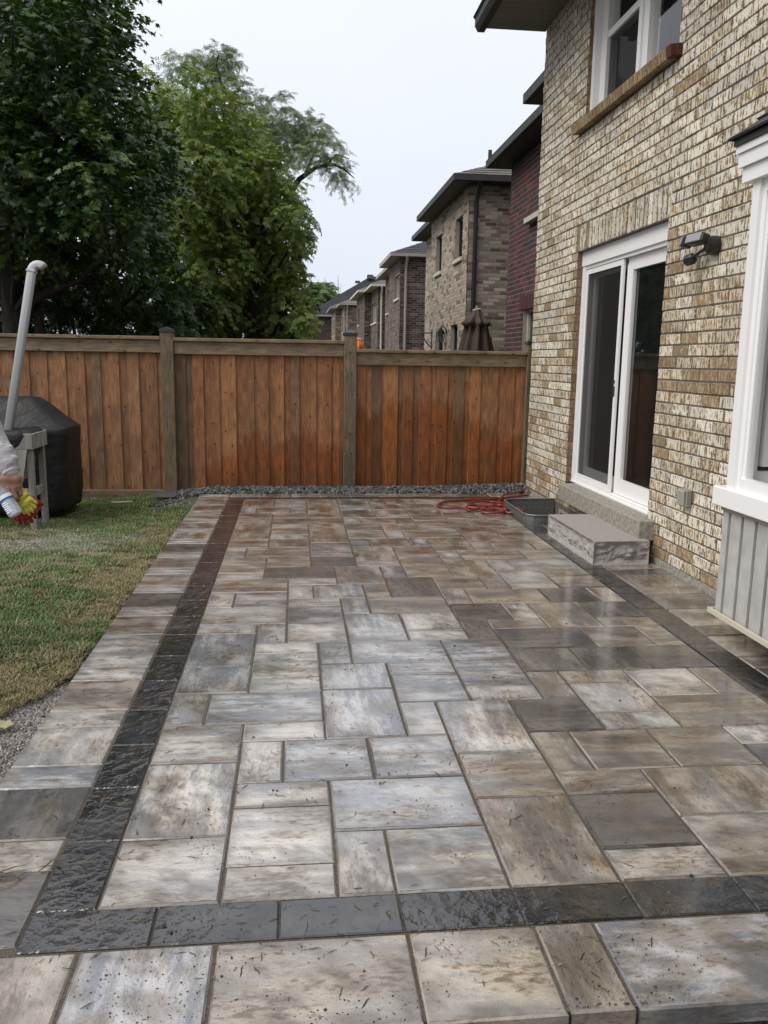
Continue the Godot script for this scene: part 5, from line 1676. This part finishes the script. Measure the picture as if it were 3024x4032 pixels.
	for q in [[P(2.865, 2.50, 5.92), Vector3(0.08, 0.07, 0.19), 0.10], [P(2.865, 2.50, 6.10), Vector3(0.08, 0.07, 0.09), -0.35]]:
		var bx := Transform3D(Basis(Vector3.UP, q[2]) * Basis(Vector3(0, 0, 1), -0.28), q[0])
		var hb := MB.new()
		hb.obox(bx, q[1], Color.WHITE, Vector2.ZERO, 0.012)
		part("lamp_head", hb, M.black_plastic, fl)
		var ln := MB.new()
		ln.obox(bx * Transform3D(Basis(), Vector3(-0.042, 0, 0)), Vector3(0.012, q[1].y - 0.008, q[1].z - 0.008), Color.WHITE, Vector2.ZERO, 0.004)
		part("lamp_lens", ln, M.lamp_lens, fl)
	var sn := MB.new()
	sn.obox(Transform3D(Basis(Vector3(0, 0, 1), 0.35) * Basis(Vector3.UP, 0.4), P(2.865, 2.375, 6.03)), Vector3(0.08, 0.08, 0.09), Color.WHITE, Vector2.ZERO, 0.022)
	part("sensor", sn, M.black_plastic, fl)
	# outlet box
	var ob := thing("outlet_box", "small grey weatherproof outlet box on the brick wall", "outlet box", P(2.94, 0.635, 5.94))
	var o1 := MB.new()
	o1.obox(Transform3D(Basis(), P(2.935, 0.63, 5.945)), Vector3(0.05, 0.135, 0.13), Color(0.24, 0.235, 0.21), Vector2.ZERO, 0.008)
	part("case", o1, M.painted, ob)
	var o2 := MB.new()
	o2.obox(Transform3D(Basis(Vector3(0, 0, 1), 0.05), P(2.900, 0.632, 5.945)), Vector3(0.022, 0.12, 0.112), Color(0.30, 0.295, 0.27), Vector2.ZERO, 0.008)
	part("lid", o2, M.painted, ob)
	# barbecue under its cover
	var nz := FastNoiseLite.new()
	nz.seed = 12
	nz.frequency = 2.2
	nz.fractal_octaves = 4
	var rings: Array = []
	for lv in [[-0.03, -4.02, -2.46, 8.98, 9.86], [0.02, -4.02, -2.45, 8.97, 9.86], [0.18, -4.0, -2.435, 8.98, 9.85], [0.35, -3.99, -2.42, 9.0, 9.84], [0.52, -3.98, -2.41, 9.02, 9.82], [0.68, -3.98, -2.395, 9.0, 9.82], [0.80, -3.98, -2.385, 8.98, 9.82], [0.855, -3.98, -2.386, 8.98, 9.81], [0.868, -3.97, -2.392, 8.99, 9.80], [0.88, -3.955, -2.41, 9.01, 9.785], [0.90, -3.93, -2.435, 9.03, 9.77], [0.97, -3.84, -2.53, 9.08, 9.72], [1.05, -3.75, -2.62, 9.13, 9.68], [1.12, -3.66, -2.70, 9.18, 9.62], [1.165, -3.58, -2.76, 9.24, 9.56], [1.18, -3.5, -2.84, 9.30, 9.50]]:
		var ring: Array = []
		for k in 56:
			var a := TAU * k / 56.0
			var cx: float = (lv[1] + lv[2]) / 2.0
			var cd: float = (lv[3] + lv[4]) / 2.0
			var ca := signf(cos(a)) * pow(absf(cos(a)), 0.24)
			var sa := signf(sin(a)) * pow(absf(sin(a)), 0.24)
			var p := P(cx + ca * (lv[2] - lv[1]) / 2.0, lv[0], cd + sa * (lv[4] - lv[3]) / 2.0)
			var amp := 0.055 * smoothstep(0.95, 0.25, lv[0]) + 0.010
			var n := nz.get_noise_3d(p.x * 2.0, p.y * 0.55, p.z * 2.0)
			p += (p - P(cx, lv[0], cd)).normalized() * n * amp + Vector3.UP * n * 0.012
			ring.append(p)
		rings.append(ring)
	tag(put("grill_cover", loft(rings), M.cloth_black), "barbecue under a black fitted cover, standing on grass against the fence", "grill cover")
	# planter with liner
	var pl := thing("raised_planter", "weathered grey raised wooden planter on legs before the covered grill", "planter", P(-2.9, -0.1, 8.5))
	var x0 := -3.35
	var x1 := -2.515
	for q in [[x1 - 0.055, x1, 8.30, 8.36], [x1 - 0.055, x1, 8.66, 8.72], [x0, x0 + 0.055, 8.30, 8.36], [x0, x0 + 0.055, 8.66, 8.72]]:
		var lg := MB.new()
		lg.obox(Transform3D(Basis(), P((q[0] + q[1]) / 2.0, 0.33, (q[2] + q[3]) / 2.0)), Vector3(0.055, 0.90, 0.06), Color.WHITE, Vector2(q[0], q[2]), 0.004)
		part("leg", lg, M.weathered_wood, pl)
	for q in [[P((x0 + x1) / 2.0, 0.805, 8.275), Vector3(x1 - x0 + 0.03, 0.15, 0.022)], [P((x0 + x1) / 2.0, 0.805, 8.745), Vector3(x1 - x0 + 0.03, 0.15, 0.022)], [P(x1 + 0.012, 0.805, 8.51), Vector3(0.022, 0.15, 0.44)], [P(x0 - 0.012, 0.805, 8.51), Vector3(0.022, 0.15, 0.44)], [P((x0 + x1) / 2.0, 0.30, 8.33), Vector3(x1 - x0 - 0.12, 0.085, 0.03)], [P(x1 - 0.028, 0.30, 8.51), Vector3(0.03, 0.085, 0.30)]]:
		var rb := MB.new()
		rb.obox(Transform3D(Basis(), q[0]), q[1], Color.WHITE, Vector2(q[0].x, q[0].z), 0.004)
		part("rail", rb, M.weathered_wood, pl)
	for k in 3:                                          # tapering trough boards
		var tb := MB.new()
		var y1 := 0.725 - k * 0.10
		var y0 := y1 - 0.098
		var i1 := 0.03 * k
		var i0 := 0.03 * (k + 1)
		tb.face(P(x0 + 0.06 + i0, y0, 8.30 + i0), P(x1 - 0.06 - i0 * 0.6, y0, 8.30 + i0), P(x1 - 0.06 - i1 * 0.6, y1, 8.30 + i1), P(x0 + 0.06 + i1, y1, 8.30 + i1), Vector3.BACK, Color.WHITE * 0.95)
		tb.face(P(x1 - 0.059 - i0 * 0.6, y0, 8.30 + i0), P(x1 - 0.059 - i0 * 0.6, y0, 8.72 - i0), P(x1 - 0.059 - i1 * 0.6, y1, 8.72 - i1), P(x1 - 0.059 - i1 * 0.6, y1, 8.30 + i1), Vector3.RIGHT, Color.WHITE * 0.9)
		tb.face(P(x0 + 0.06 + i0, y0, 8.72 - i0), P(x1 - 0.06 - i0, y0, 8.72 - i0), P(x1 - 0.06 - i1, y1, 8.72 - i1), P(x0 + 0.06 + i1, y1, 8.72 - i1), Vector3.FORWARD)
		part("trough_board", tb, M.weathered_wood, pl)
	for q in [[-2.68, -2.545], [-2.83, -2.70], [-2.98, -2.85]]:
		var tp := MB.new()                              # end flap boards that narrow downward
		tp.prism([Vector2(q[0], 0.73), Vector2(q[1], 0.73), Vector2(q[1] - 0.055, 0.42), Vector2(q[0] + 0.03, 0.42)], Transform3D(Basis(), P(0, 0, 8.255)), 0.018)
		part("slat", tp, M.weathered_wood, pl)
	var li: Array = []
	for lv in [[0.70, 0.0], [0.80, -0.02], [0.87, -0.03], [0.905, 0.0], [0.90, 0.06]]:
		var ring: Array = []
		for k in 40:
			var a := TAU * k / 40.0
			var sx := signf(cos(a)) * pow(absf(cos(a)), 0.4)
			var sz := signf(sin(a)) * pow(absf(sin(a)), 0.4)
			ring.append(P((x0 + x1) / 2.0 - 0.02 + sx * ((x1 - x0) / 2.0 + 0.01 - lv[1]), lv[0] + 0.03 * nz.get_noise_2d(sx * 2.0, sz * 2.0 + lv[0]) - 0.06 * maxf(0.0, sin(a * 2.0 + 0.6)) * (1.0 if lv[0] < 0.8 else 0.2), 8.51 - sz * (0.245 - lv[1])))
		li.append(ring)
	put("liner", loft(li, true, false), M.cloth_black, pl, Transform3D(Basis(), -pl.position))
	# grey downspout stood in the planter
	var dp := thing("downspout_pole", "grey ribbed downspout with a hooked top leaning upright in the planter", "downspout", P(-2.84, 0.6, 8.52))
	var a0 := P(-2.845, 0.60, 8.50)
	var a1 := P(-2.565, 2.44, 8.80)
	var ax := (a1 - a0).normalized()
	var sd := Vector3.RIGHT - ax * ax.x
	sd = sd.normalized()
	var fw := sd.cross(ax).normalized()
	var pipe: Array = []
	var arc: Array = [a0, a1]
	for k in range(1, 8):
		var g := k / 7.0 * 2.3
		arc.append(a1 + ax * sin(g) * 0.065 + sd * (1.0 - cos(g)) * 0.065)
	for i in arc.size():
		var ring: Array = []
		var g := clampf((i - 1) / 7.0, 0.0, 1.0) * 2.3
		var side := (sd * cos(g) - ax * sin(g)).normalized()
		for k in 20:
			var q := TAU * k / 20.0
			var cx := signf(cos(q)) * pow(absf(cos(q)), 0.45)
			var cz := signf(sin(q)) * pow(absf(sin(q)), 0.45)
			var rib := 1.0 - 0.10 * (1.0 if k % 5 == 2 else 0.0)
			ring.append(arc[i] + (side * cx * 0.040 + fw * cz * 0.036) * rib)
		pipe.append(ring)
	put("pipe", loft(pipe), M.grey_plastic, dp, Transform3D(Basis(), -dp.position))
	var cl := MB.new()
	cl.obox(Transform3D(Basis(sd, ax, fw), a1 + ax * -0.01), Vector3(0.09, 0.03, 0.084), Color.WHITE, Vector2.ZERO, 0.008)
	part("collar", cl, M.grey_plastic, dp)
	# closed umbrellas behind the fence
	umbrella("brown folded patio umbrella with grey tie standing behind the fence", P(3.02, 0, 14.0), [[1.0, 0.20], [1.5, 0.27], [1.84, 0.245], [2.05, 0.20], [2.215, 0.165], [2.225, 0.215], [2.27, 0.205], [2.36, 0.13], [2.45, 0.075], [2.475, 0.055]], M.cloth_brown, 2.54)
	umbrella("bright orange folded umbrella just showing over the fence beside its post", P(2.27, 0, 30.0), [[1.0, 0.24], [1.6, 0.21], [2.0, 0.17], [2.02, 0.20], [2.2, 0.14], [2.36, 0.07]], M.cloth_orange, 2.42)
	# carriage lamp and hanger on the tan house
	var cp := thing("wall_lantern", "black carriage lantern on the tan house's wall", "lantern", P(3.70, 2.2, 21.4))
	var lc := MB.new()
	lc.tube([P(3.70, 2.06, 21.4), P(3.70, 2.09, 21.4), P(3.70, 2.10, 21.4)], [0.02, 0.05, 0.08], 6)
	lc.tube([P(3.70, 2.30, 21.4), P(3.70, 2.36, 21.4), P(3.70, 2.42, 21.4), P(3.70, 2.47, 21.4)], [0.125, 0.10, 0.045, 0.012], 6)
	for k in 6:
		var g := TAU * k / 6.0
		lc.tube([P(3.70 + 0.075 * cos(g), 2.10, 21.4 + 0.075 * sin(g)), P(3.70 + 0.11 * cos(g), 2.30, 21.4 + 0.11 * sin(g))], [0.009, 0.009], 5)
	lc.tube([P(3.70, 2.45, 21.4), P(3.74, 2.50, 21.3), P(3.80, 2.42, 21.25), P(3.836, 2.3, 21.25)], [0.014, 0.014, 0.014, 0.04], 6)
	part("case", lc, M.dark_metal, cp)
	var lg2 := MB.new()
	lg2.tube([P(3.70, 2.10, 21.4), P(3.70, 2.30, 21.4)], [0.068, 0.102], 6)
	part("glass", lg2, M.glass, cp)
	var hk := thing("plant_hanger", "scrolled black iron plant hanger bracket on the tan house's far wall", "bracket", P(3.7, 2.3, 24.0))
	var hm2 := MB.new()
	hm2.tube([P(3.83, 2.40, 23.6), P(3.5, 2.38, 23.6), P(3.42, 2.33, 23.6), P(3.46, 2.26, 23.6)], [0.02, 0.018, 0.016, 0.012], 6)
	hm2.tube([P(3.83, 2.0, 23.6), P(3.72, 2.08, 23.6), P(3.62, 2.22, 23.6), P(3.58, 2.37, 23.6)], [0.018, 0.018, 0.016, 0.012], 6)
	hm2.tube([P(3.83, 1.95, 23.6), P(3.83, 2.5, 23.6)], [0.02, 0.02], 6)
	part("scroll", hm2, M.dark_metal, hk)

func umbrella(label: String, at: Vector3, prof: Array, m: Material, tip: float) -> void:
	var u := thing("patio_umbrella", label, "umbrella", at, "")
	var rings: Array = []
	for j in prof.size():
		var ring: Array = []
		for k in 64:
			var a := TAU * k / 64.0
			var fold := 1.0 + (0.20 if j < prof.size() - 3 else 0.08) * sin(a * 8.0 + j * 0.35) + 0.06 * sin(a * 3.0 + j)
			var hem: float = 0.035 * sin(a * 8.0 + 1.0) if j in [5] else 0.0
			ring.append(Vector3(cos(a), 0, sin(a)) * prof[j][1] * fold + Vector3.UP * (prof[j][0] + hem))
		rings.append(ring)
	put("canopy", loft(rings), m, u)
	var po := MB.new()
	po.tube([Vector3(0, -0.24, 0), Vector3(0, tip - 0.03, 0)], [0.022, 0.022], 8)
	po.tube([Vector3(0, tip - 0.05, 0), Vector3(0, tip - 0.02, 0), Vector3(0, tip, 0)], [0.03, 0.028, 0.008], 10)
	put("pole", po.mesh(), M.taupe_metal, u)
	var ti := MB.new()
	var r: Array = []
	var q: Array = []
	for k in 17:
		var a := TAU * k / 16.0
		var ww: float = prof[-2][1] * 0.85
		r.append(Vector3(cos(a) * ww, prof[-1][0] + 0.0 + 0.012 * cos(a), sin(a) * ww))
		q.append(0.012)
	ti.tube(r, q, 6, Color(0.55, 0.55, 0.55))
	put("tie", ti.mesh(), M.painted, u)

# ---------------------------------------------------------------- the worker at the left edge
func build_person() -> void:
	var b := P(-1.97, -0.09, 4.55)
	var man := thing("person", "person in a pale grey long sleeved shirt holding a water bottle and work gloves", "person", b)
	var V := func(x: float, y: float, d: float) -> Vector3: return P(x, y, d) - b
	var sh: Vector3 = V.call(-1.79, 1.47, 4.56)
	var elb: Vector3 = V.call(-1.615, 1.235, 4.60)
	var wri: Vector3 = V.call(-1.478, 1.015, 4.50)
	var hip_r: Vector3 = V.call(-1.87, 0.86, 4.55)
	var hip_l: Vector3 = V.call(-2.06, 0.86, 4.57)
	# skin: head, neck and the far hand
	var head := [[V.call(-1.97, 1.46, 4.56), V.call(-1.965, 1.60, 4.55), 0.055, 0.052], [V.call(-1.96, 1.68, 4.53), V.call(-1.965, 1.73, 4.55), 0.072, 0.082], [V.call(-1.958, 1.615, 4.495), V.call(-1.96, 1.66, 4.49), 0.035, 0.04], [V.call(-1.957, 1.665, 4.445), V.call(-1.957, 1.70, 4.46), 0.013, 0.009], [V.call(-1.885, 1.675, 4.55), V.call(-1.882, 1.71, 4.56), 0.012, 0.014], [V.call(-2.04, 1.675, 4.55), V.call(-2.043, 1.71, 4.56), 0.012, 0.014]]
	put("body", body(head, 0.010, 0.03), M.skin, man)
	var hair := [[V.call(-1.965, 1.765, 4.545), V.call(-1.965, 1.735, 4.60), 0.082, 0.082], [V.call(-1.965, 1.66, 4.605), V.call(-1.965, 1.70, 4.61), 0.055, 0.07], [V.call(-2.02, 1.74, 4.57), V.call(-1.91, 1.74, 4.57), 0.04, 0.04]]
	put("hair", body(hair, 0.012, 0.02), M.cloth_black, man)
	for s in [-1.0, 1.0]:
		var ey := MB.new()
		ey.tube([V.call(-1.958 + 0.028 * s, 1.708, 4.466), V.call(-1.958 + 0.028 * s, 1.708, 4.459)], [0.009, 0.007], 8, Color(0.05, 0.035, 0.03))
		put("eye", ey.mesh(), M.painted, man)
	var mo := MB.new()
	mo.tube([V.call(-1.98, 1.638, 4.462), V.call(-1.958, 1.636, 4.455), V.call(-1.936, 1.638, 4.462)], [0.003, 0.006, 0.003], 6, Color(0.20, 0.08, 0.07))
	put("mouth", mo.mesh(), M.painted, man)
	# shirt: torso and both sleeves, one skin with creases at the cuff
	var shirt := [[V.call(-2.04, 0.93, 4.56), V.call(-1.90, 0.93, 4.56), 0.128, 0.128], [V.call(-2.03, 0.83, 4.56), V.call(-1.91, 0.83, 4.56), 0.128, 0.128], [V.call(-1.97, 0.90, 4.56), V.call(-1.97, 1.20, 4.57), 0.145, 0.15], [V.call(-1.97, 1.20, 4.57), V.call(-1.97, 1.38, 4.57), 0.155, 0.14], [V.call(-1.86, 1.43, 4.56), V.call(-2.08, 1.43, 4.57), 0.075, 0.075], [V.call(-1.86, 1.30, 4.56), V.call(-1.84, 1.42, 4.56), 0.085, 0.07], [V.call(-2.08, 1.30, 4.57), V.call(-2.10, 1.42, 4.57), 0.085, 0.07], [sh, elb, 0.077, 0.070], [elb, elb.lerp(wri, 0.62), 0.070, 0.064], [elb.lerp(wri, 0.62), elb.lerp(wri, 0.78), 0.066, 0.060], [elb.lerp(wri, 0.84), elb.lerp(wri, 0.97), 0.048, 0.044], [V.call(-2.13, 1.44, 4.57), V.call(-2.20, 1.18, 4.60), 0.072, 0.06], [V.call(-2.20, 1.18, 4.60), V.call(-2.20, 0.98, 4.50), 0.06, 0.045]]
	for k in 4:                                          # folds round the forearm
		var p := elb.lerp(wri, 0.46 + k * 0.115)
		var q := Vector3(0.058, 0.035 * (1 if k % 2 else -1), 0.02)
		shirt.append([p - q, p + q, 0.016, 0.014])
	shirt.append([elb + Vector3(0.045, 0.03, 0.03), elb.lerp(wri, 0.5) + Vector3(0.035, -0.03, 0.045), 0.018, 0.012])
	put("shirt", body(shirt, 0.011, 0.022), M.cloth_grey, man)
	var cuff := MB.new()
	var cd := (wri - elb).normalized()
	cuff.tube([elb.lerp(wri, 0.93), elb.lerp(wri, 1.02)], [0.047, 0.046], 16, Color.WHITE, false)
	put("cuff", cuff.mesh(), M.cloth_grey, man)
	var legs := [[hip_r, V.call(-1.86, 0.46, 4.53), 0.098, 0.072], [V.call(-1.86, 0.46, 4.53), V.call(-1.855, 0.02, 4.58), 0.070, 0.055], [hip_l, V.call(-2.09, 0.46, 4.55), 0.098, 0.072], [V.call(-2.09, 0.46, 4.55), V.call(-2.095, 0.02, 4.60), 0.070, 0.055], [hip_r, hip_l, 0.10, 0.10], [V.call(-1.97, 0.80, 4.56), V.call(-1.97, 0.90, 4.56), 0.10, 0.10]]
	put("trousers", body(legs, 0.018, 0.05), M.denim, man)
	for x in [-1.855, -2.095]:
		put("shoe", body([[V.call(x, -0.03, 4.62), V.call(x, -0.045, 4.42), 0.05, 0.042], [V.call(x, 0.01, 4.60), V.call(x, -0.03, 4.58), 0.05, 0.05]], 0.014, 0.03), M.cloth_black, man)
	var lh := [[V.call(-2.20, 0.97, 4.49), V.call(-2.195, 0.90, 4.48), 0.030, 0.036]]
	for k in 4:
		var o := 0.018 * (k - 1.5)
		lh.append([V.call(-2.195 + o, 0.885, 4.475), V.call(-2.195 + o, 0.845, 4.465), 0.010, 0.009])
		lh.append([V.call(-2.195 + o, 0.845, 4.465), V.call(-2.193 + o, 0.812, 4.475), 0.009, 0.008])
	lh.append([V.call(-2.165, 0.93, 4.475), V.call(-2.145, 0.88, 4.46), 0.011, 0.009])
	put("hand", body(lh, 0.006, 0.012), M.skin, man)
	# right hand, closed round the neck of the bottle
	var hand := [[wri + Vector3(-0.008, 0.02, 0), wri + Vector3(-0.004, -0.025, 0.004), 0.034, 0.038], [wri + Vector3(-0.028, -0.035, 0.012), wri + Vector3(0.03, -0.035, 0.012), 0.030, 0.030], [wri + Vector3(-0.022, -0.06, 0.016), wri + Vector3(0.034, -0.065, 0.012), 0.025, 0.025]]
	var kn := [Vector3(-0.030, -0.068, 0.028), Vector3(-0.006, -0.078, 0.034), Vector3(0.018, -0.080, 0.030), Vector3(0.040, -0.074, 0.020)]
	var mid := [Vector3(-0.026, -0.102, 0.042), Vector3(0.002, -0.120, 0.040), Vector3(0.030, -0.126, 0.034), Vector3(0.052, -0.112, 0.016)]
	var tipp := [Vector3(-0.018, -0.126, 0.018), Vector3(0.012, -0.150, 0.012), Vector3(0.038, -0.150, 0.006), Vector3(0.056, -0.136, -0.006)]
	for k in 4:
		hand.append([wri + kn[k], wri + mid[k], 0.0125, 0.0105])
		hand.append([wri + mid[k], wri + tipp[k], 0.0105, 0.0088])
	hand.append([wri + Vector3(-0.038, -0.03, 0.012), wri + Vector3(-0.062, -0.075, 0.022), 0.0165, 0.013])
	hand.append([wri + Vector3(-0.062, -0.075, 0.022), wri + Vector3(-0.066, -0.118, 0.026), 0.0128, 0.0105])
	put("hand", body(hand, 0.005, 0.010), M.skin, man)
	# water bottle
	var t0 := P(-1.545, 0.962, 4.475)
	var t1 := P(-1.440, 0.800, 4.43)
	var dir := (t1 - t0).normalized()
	var bo := thing("water_bottle", "clear plastic water bottle tilted down in the person's hand", "bottle", t0)
	var bm := MB.new()
	bm.tube([Vector3.ZERO, dir * 0.02, dir * 0.05, dir * 0.075, dir * 0.185, dir * 0.195], [0.014, 0.015, 0.033, 0.037, 0.037, 0.031], 20)
	put("bottle_body", bm.mesh(), M.clear_plastic, bo)
	var wa := MB.new()
	wa.tube([dir * 0.115, dir * 0.185, dir * 0.192], [0.0345, 0.0345, 0.029], 18, Color(0.22, 0.28, 0.30))
	put("water", wa.mesh(), M.clear_plastic, bo)
	var lb := MB.new()
	lb.tube([dir * 0.078, dir * 0.098], [0.0378, 0.0378], 20, Color(0.75, 0.77, 0.82), false)
	put("label", lb.mesh(), M.painted, bo)
	var lb2 := MB.new()
	lb2.tube([dir * 0.0985, dir * 0.109], [0.0378, 0.0378], 20, Color(0.03, 0.08, 0.35), false)
	put("label_band", lb2.mesh(), M.painted, bo)
	var cp := MB.new()
	cp.tube([dir * -0.022, dir * 0.0], [0.0165, 0.0165], 16, Color(0.6, 0.66, 0.75))
	put("bottle_cap", cp.mesh(), M.painted, bo)
	var ac := dir.cross(Vector3.BACK).normalized()
	var ou := ac.cross(dir).normalized()
	if ou.z < 0.0: ou = -ou
	for k in 6:                                          # pale upright print on the bottle
		var pr := MB.new()
		var q := dir * (0.118 + k * 0.0105)
		var w := 0.017 if k % 2 else 0.013
		pr.face(q + ou * 0.0383 - ac * w + ac * 0.006, q + ou * 0.0383 + ac * w + ac * 0.006, q + dir * 0.006 + ou * 0.0383 + ac * w + ac * 0.006, q + dir * 0.006 + ou * 0.0383 - ac * w + ac * 0.006, ou, Color(0.8, 0.82, 0.86))
		put("print", pr.mesh(), M.painted, bo)
	# the pair of work gloves pinched under the bottle
	for g in 2:
		var o := P(-1.440, 0.895, 4.50) if g == 0 else P(-1.455, 0.855, 4.52)
		var gl := thing("work_glove", "yellow knit work glove with red rubber fingers hanging from the hand" if g == 0 else "red palmed work glove folded beneath the yellow glove and the bottle", "glove", o, "pair of work gloves")
		var ax := Vector3(0.60, -0.72, 0.06).normalized() if g == 0 else Vector3(0.30, -0.92, 0.0).normalized()
		var sd := Vector3(0.75, 0.60, 0.10).normalized()
		sd = (sd - ax * sd.dot(ax)).normalized()
		var up := ax.cross(sd).normalized()
		if up.z < 0.0: up = -up
		var bn := [[-ax * 0.02 - sd * 0.014, -ax * 0.02 + sd * 0.014, 0.026, 0.026], [ax * 0.03 - sd * 0.022, ax * 0.03 + sd * 0.022, 0.024, 0.024], [ax * 0.075 - sd * 0.030, ax * 0.075 + sd * 0.030, 0.024, 0.022]]
		for k in 4:
			var e := sd * (0.036 - 0.024 * k)
			var fan := (ax + sd * (0.30 - 0.20 * k) - up * 0.10).normalized()
			var ln: float = [0.060, 0.076, 0.080, 0.066][k]
			bn.append([ax * 0.085 + e, ax * 0.085 + e + fan * ln * 0.55, 0.0150, 0.0142])
			bn.append([ax * 0.085 + e + fan * ln * 0.55, ax * 0.085 + e + fan * ln - up * 0.012, 0.0142, 0.0125])
		bn.append([ax * 0.03 - sd * 0.030, ax * 0.075 - sd * 0.066, 0.0165, 0.0150])
		bn.append([ax * 0.075 - sd * 0.066, ax * 0.112 - sd * 0.070 - up * 0.01, 0.0150, 0.0130])
		var yellow := Color(0.74, 0.66, 0.10)
		var red := Color(0.34, 0.022, 0.018)
		var pick := func(p: Vector3) -> Color:
			if g == 1: return red
			var along := p.dot(ax)
			var over := p.dot(up)
			var r: float = smoothstep(0.005, -0.004, over - 0.004 + 0.10 * maxf(0.0, along - 0.125) - 0.14 * p.dot(sd)) * smoothstep(0.04, 0.06, along)
			if along > 0.152: r = 1.0
			return yellow.lerp(red, clampf(r, 0.0, 1.0))
		put("glove", body(bn, 0.005, 0.008, pick), M.matte, gl, Transform3D(Basis().scaled(Vector3.ONE * 0.82), Vector3(0, 0.012, 0)))

func sky_cover() -> ImageTexture:                       # soft grey variation of a closed cloud deck
	var s := 512
	var a := noise_bytes(s, 0.006, 700, 5)
	var im := Image.create(s, s / 2, false, Image.FORMAT_RGBA8)
	for y in s / 2:
		for x in s:
			im.set_pixel(x, y, Color(0.9, 0.93, 1.0, clampf((a[y * s + x] / 255.0 - 0.25) * 0.5, 0.0, 0.4)))
	return ImageTexture.create_from_image(im)

func _ready() -> void:
	rng.seed = 20240817
	var cam := Camera3D.new()
	cam.name = "camera"
	cam.transform = Transform3D(Basis(Vector3(0.9943647, 0.0147618, 0.1049810), Vector3(0.0043611, 0.9837240, -0.1796331), Vector3(-0.1059240, 0.1790787, 0.9781160)).orthonormalized(), Vector3(0, 1.62, 0))
	cam.fov = 63.16
	cam.near = 0.05
	cam.far = 900.0
	add_child(cam)
	cam.current = true
	var env := Environment.new()
	env.background_mode = Environment.BG_SKY
	var sky := Sky.new()
	var sm := ProceduralSkyMaterial.new()
	sm.sky_top_color = Color(1.02, 1.015, 1.045)
	sm.sky_horizon_color = Color(0.80, 0.83, 0.87)
	sm.sky_curve = 0.6                                  # overcast: brightness climbs with the sine of the height
	sm.ground_horizon_color = Color(0.45, 0.46, 0.44)
	sm.ground_bottom_color = Color(0.25, 0.25, 0.22)
	sm.sky_energy_multiplier = 0.825
	sm.sky_cover = sky_cover()
	sm.sky_cover_modulate = Color(1, 1, 1, 0.22)
	sm.sun_angle_max = 1.0
	sky.sky_material = sm
	env.sky = sky
	env.tonemap_mode = Environment.TONE_MAPPER_LINEAR
	env.tonemap_exposure = 1.72
	env.sdfgi_enabled = true
	env.ssao_enabled = true
	env.ssil_enabled = true
	var we := WorldEnvironment.new()
	we.name = "sky"
	we.environment = env
	add_child(we)
	var sun := DirectionalLight3D.new()
	sun.name = "sun"
	sun.light_energy = 0.5
	sun.light_color = Color(1.0, 0.98, 0.955)
	sun.light_angular_distance = 40.0
	sun.shadow_enabled = true
	add_child(sun)
	sun.look_at_from_position(Vector3(-8, 10, 3), Vector3.ZERO)
	make_materials()
	build_patio()
	build_ground()
	build_house()
	build_fence()
	build_row()
	build_trees()
	build_objects()
	build_person()
